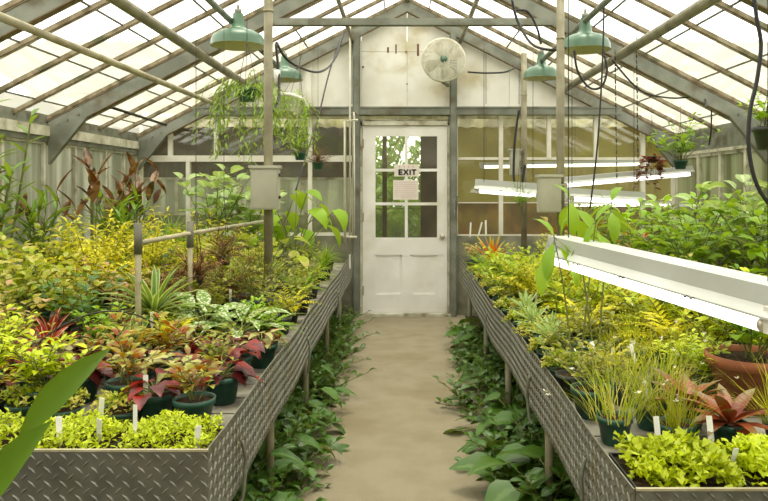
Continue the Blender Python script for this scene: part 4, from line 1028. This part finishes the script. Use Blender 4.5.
filler(1, 14, 'small golden fern tucked between larger pots on right bench', 'small golden fern fillers', ['goldfern'], 2.6, 6.4, 7)
filler(1, 10, 'small grassy plant tucked between pots on right bench', 'small grassy fillers', ['grass'], 2.5, 4.2, 8)
filler(-1, 8, 'small brown-green coleus filling a gap near the front of left bench', 'small coleus fillers on the left bench', ['coleus'], 2.45, 3.3, 11)
filler(-1, 8, 'small silver begonia filling a gap near the front of left bench', 'small silver begonia fillers', ['rexsilver'], 2.45, 3.4, 12)
# ---- hanging plants
def hanging(kind, name, x, y, z, s, label, v=0, potm='potwhite', r=.10, tilt=0):
    e = plant(kind, name, x, y, z, U(0,6), s, label, pot=(r, r*1.3, potm) if potm else None, v=v)
    zt = roofz(x)-.2-z
    for a in (0, 2.1, 4.2):
        q = MB(); tube(q, [(r*math.cos(a), r*math.sin(a), .12), (0,0,.42)], .002, 4); q.build('hanger_wire', M['dark'], e)
    q = MB(); tube(q, [(0,0,.42), (0,0,max(zt+.15, .45))], .002, 4); q.build('hanger_wire', M['dark'], e); e.rotation_euler.x = tilt
    return e
p = P(247, 95, 5.0); hanging('hangvine','hanging_vine_basket',p.x,5.0,1.98,.85,'trailing narrow-leafed vine hanging left of the tall post',v=0, potm='potgreen', r=.07)
p = P(288, 95, 5.3); hanging('hangvine','hanging_vine_basket',p.x,5.3,1.92,.62,'trailing vine in a white pot hanging right of the tall post',v=1, tilt=.35)
hanging('hangred','hanging_red_plant',2.38,6.9,1.62,1.1,'dark red trailing plant hanging at the right back corner',v=0, potm='potgreen', r=.05)
hanging('hanggreen','hanging_green_plant',2.5,6.5,1.55,1.2,'leafy green plant hanging under the right eave',v=0, potm='potgreen', r=.06)
hanging('freshbush','hanging_leafy_plant',2.12,4.15,1.60,.8,'fresh green plant hanging at the right frame edge behind black cable',v=1, potm='potblack')
hanging('hanggreen','hanging_brown_plant',1.02,6.3,1.22,.6,'dangling plant with long pale leaf by the weathered grey box',v=1, potm=None, r=.03)
hanging('drybasket','hanging_withered_plant',P(318,0,6.6).x,6.6,1.55,.9,'withered brown plant hanging left of the white water pipes',v=1, potm='potgreen', r=.05)
hanging('hanggreen','hanging_green_plant',P(300,0,6.2).x,6.2,1.62,.7,'small green plant hanging between the tall post and the water pipes',v=2, potm='potgreen', r=.05)
hanging('drybasket','hanging_moss_basket',P(224,0,4.3).x,4.3,.92,.95,'withered moss basket hanging above middle of left bench',v=0, potm='potblack', r=.045)
hanging('drybasket','hanging_moss_basket',P(196,0,4.0).x,4.0,.84,1.05,'lower withered moss basket hanging near the second plastic pipe upright',v=2, potm='potblack', r=.045)
# ---- foreground
plant('bigstrap','broad_strap_plant',-.84,1.20,.38,.0,1.0,'large dark green strap-leafed plant at the bottom left corner',pot=(.12,.17,'terra'),v=0)
st = empty('plant_stand', (-.84,1.20,0), label='low wooden stool under the strap-leafed plant at bottom left', cat='stool')
q = MB(); box(q, -.15,.15,-.15,.15,.35,.38); q.build('seat', M['brownwall'], st)
for a in (-1,1):
    for b in (-1,1): q = MB(); box(q, a*.12-.015,a*.12+.015,b*.12-.015,b*.12+.015,0,.35); q.build('leg', M['brownwall'], st)
# ---- beside the path
lp = []; y = 2.3; i = 0
while y < 7.2:
    lp.append(it('aisle' if y < 4.6 else 'aislesmall','path_foliage_plant',-.66+U(-.05,.05),y,U(.85,1.1)*(1.15 if y < 4.6 else 1),None,-.012,v=i%3)); y += .36; i += 1
zone(lp, 'dark green leafy plant growing on the ground under left bench edge', 'ground plants under the left bench edge')
zone([it('aislesmall','low_ground_plant',-.60+U(-.05,.03),2.6+.3*i,U(.9,1.15),None,-.012,v=i%3) for i in range(15)], 'low small-leafed plant at the foot of the left bench legs', 'low ground plants along the left path edge')
zone([it('aislesmall','low_ground_plant',.62+U(-.03,.05),2.6+.36*i,U(.9,1.1),None,-.012,v=i%3) for i in range(11)], 'low small-leafed plant at the foot of the right bench legs', 'low ground plants along the right path edge')
zone([it('aisle','ground_plant',-.98+U(-.08,.08),2.5+.55*i,1.25,None,-.012,v=i%3) for i in range(9)], 'taller dark green plant growing deeper under the left bench', 'taller ground plants under the left bench')
lp = []; y = 2.2; i = 0
while y < 6.7:
    lp.append(it('aislebig' if y < 3.9 else ('aisle' if i % 2 else 'aislesmall'),'path_edge_plant',.66+U(-.05,.05),y,U(.9,1.1)*(1.12 if y < 4 else .9),None,-.012,v=i%3)); y += .35; i += 1
zone(lp, 'dark green leafy plant growing on the ground under right bench edge', 'ground plants under the right bench edge')
zone([it('aislebig','ground_plant',.86+U(-.08,.08),2.2+.45*i,1.4,None,-.012,v=i%3) for i in range(10)], 'taller dark green plant growing deeper under the right bench', 'taller ground plants under the right bench')
zone([it('aislebig','broad_ground_plant',.70+U(-.03,.03),2.35+.33*i,.85,None,-.012,v=i%3) for i in range(6)], 'broad-leafed dark green ground plant in front of the right bench legs', 'broad-leafed ground plants by the right bench')
zone([it('creeper','creeping_plant',x,y,1.0,None,0,v=i%3) for i, (x, y) in enumerate([(.40,4.45),(.47,3.5),(.50,5.6)])], 'low creeping plant reaching out onto the concrete path, right side', 'creepers on the right of the path')
zone([it('creeper','creeping_plant',x,y,.7,None,0,v=i%3) for i, (x, y) in enumerate([(-.47,3.3),(-.50,4.7)])], 'low creeping plant reaching out onto the concrete path, left side', 'creepers on the left of the path')
# ---- plant labels stuck in the pots
def taglabel(x, y, z, h, rz, lean, text):
    e = empty('plant_label', (x, y, z), rz, label=text, cat='plant label', group='white plant labels in the pots')
    w_ = .008
    q = MB(); vs = [(-w_,0,h),(w_,0,h),(w_,0,.02),(0,0,0),(-w_,0,.02)]
    q.add([(a, b-.0006, c) for a, b, c in vs]+[(a, b+.0006, c) for a, b, c in vs], [(0,4,3,2,1),(5,6,7,8,9)]+[(i,(i+1)%5,(i+1)%5+5,i+5) for i in range(5)]); q.build('blade', M['tagwhite'], e)
    e.rotation_euler = (lean, lean*.7, rz)
TL = [(60,432,2.0,'on the left bench front tray, leftmost'),(99,428,2.05,'leaning in the left moss trays, second'),(135,420,2.03,'right part of the left moss trays'),(196,440,2.0,'short, in the right corner of the left moss tray'),(100,410,2.22,'tilted, just behind the left moss trays'),
 (146,388,2.4,'between the russet plants, left bench'),(7,376,2.7,'wide, at the left frame edge'),(152,320,3.25,'beside the nearest plastic pipe upright'),(230,296,4.0,'in front of the wide black fern pot'),(350,262,6.6,'at the far end of the left bench'),
 (659,432,2.05,'left of the right moss trays'),(712,432,2.02,'leaning right in the right moss trays'),(729,462,1.9,'nearest, in the right moss tray'),(611,420,2.35,'beside the small green pot at right bench'),(610,358,2.8,'wide, among the right bench pots'),(598,352,2.85,'thin, among the right bench pots'),
 (684,408,2.3,'tall, between the salmon bromeliads'),(536,298,4.2,'upright among the light green plants'),(486,228,6.4,'nearest the orange bromeliad'),(470,230,6.5,'near the door on the right bench'),(478,229,6.45,'between two others by the orange bromeliad'),(636,355,2.75,'right of the wispy flowering pots'),(545,345,3.2,'at the right bench path edge')]
for i, (px, py, Y, t_) in enumerate(TL):
    p = P(px, py, Y); h = .085 if Y < 5 else .14
    taglabel(p.x, Y, p.z-h/2, h, U(-.5,.5), U(-.35,.35), 'white plastic plant label ' + t_)
# ---- garden beyond
for i, (x, y, s, z) in enumerate([(-1.7,14.8,1.0,.0),(.5,14.6,1.0,.0),(-.5,13.4,.5,-.0),(1.6,15.0,.8,0),(-.7,17.5,1.5,0)]):
    e = plant('tree', 'garden_tree', x, y, -.07+z, i*1.3, s, ['leafy tree outside, left behind the door glass','leafy tree outside, right behind the door glass','low leafy shrub outside, lowest behind the door glass','leafy tree outside, hidden mostly by the door frame','leafy tree outside, tallest and farthest behind the door glass'][i], 'tree', v=i%2)
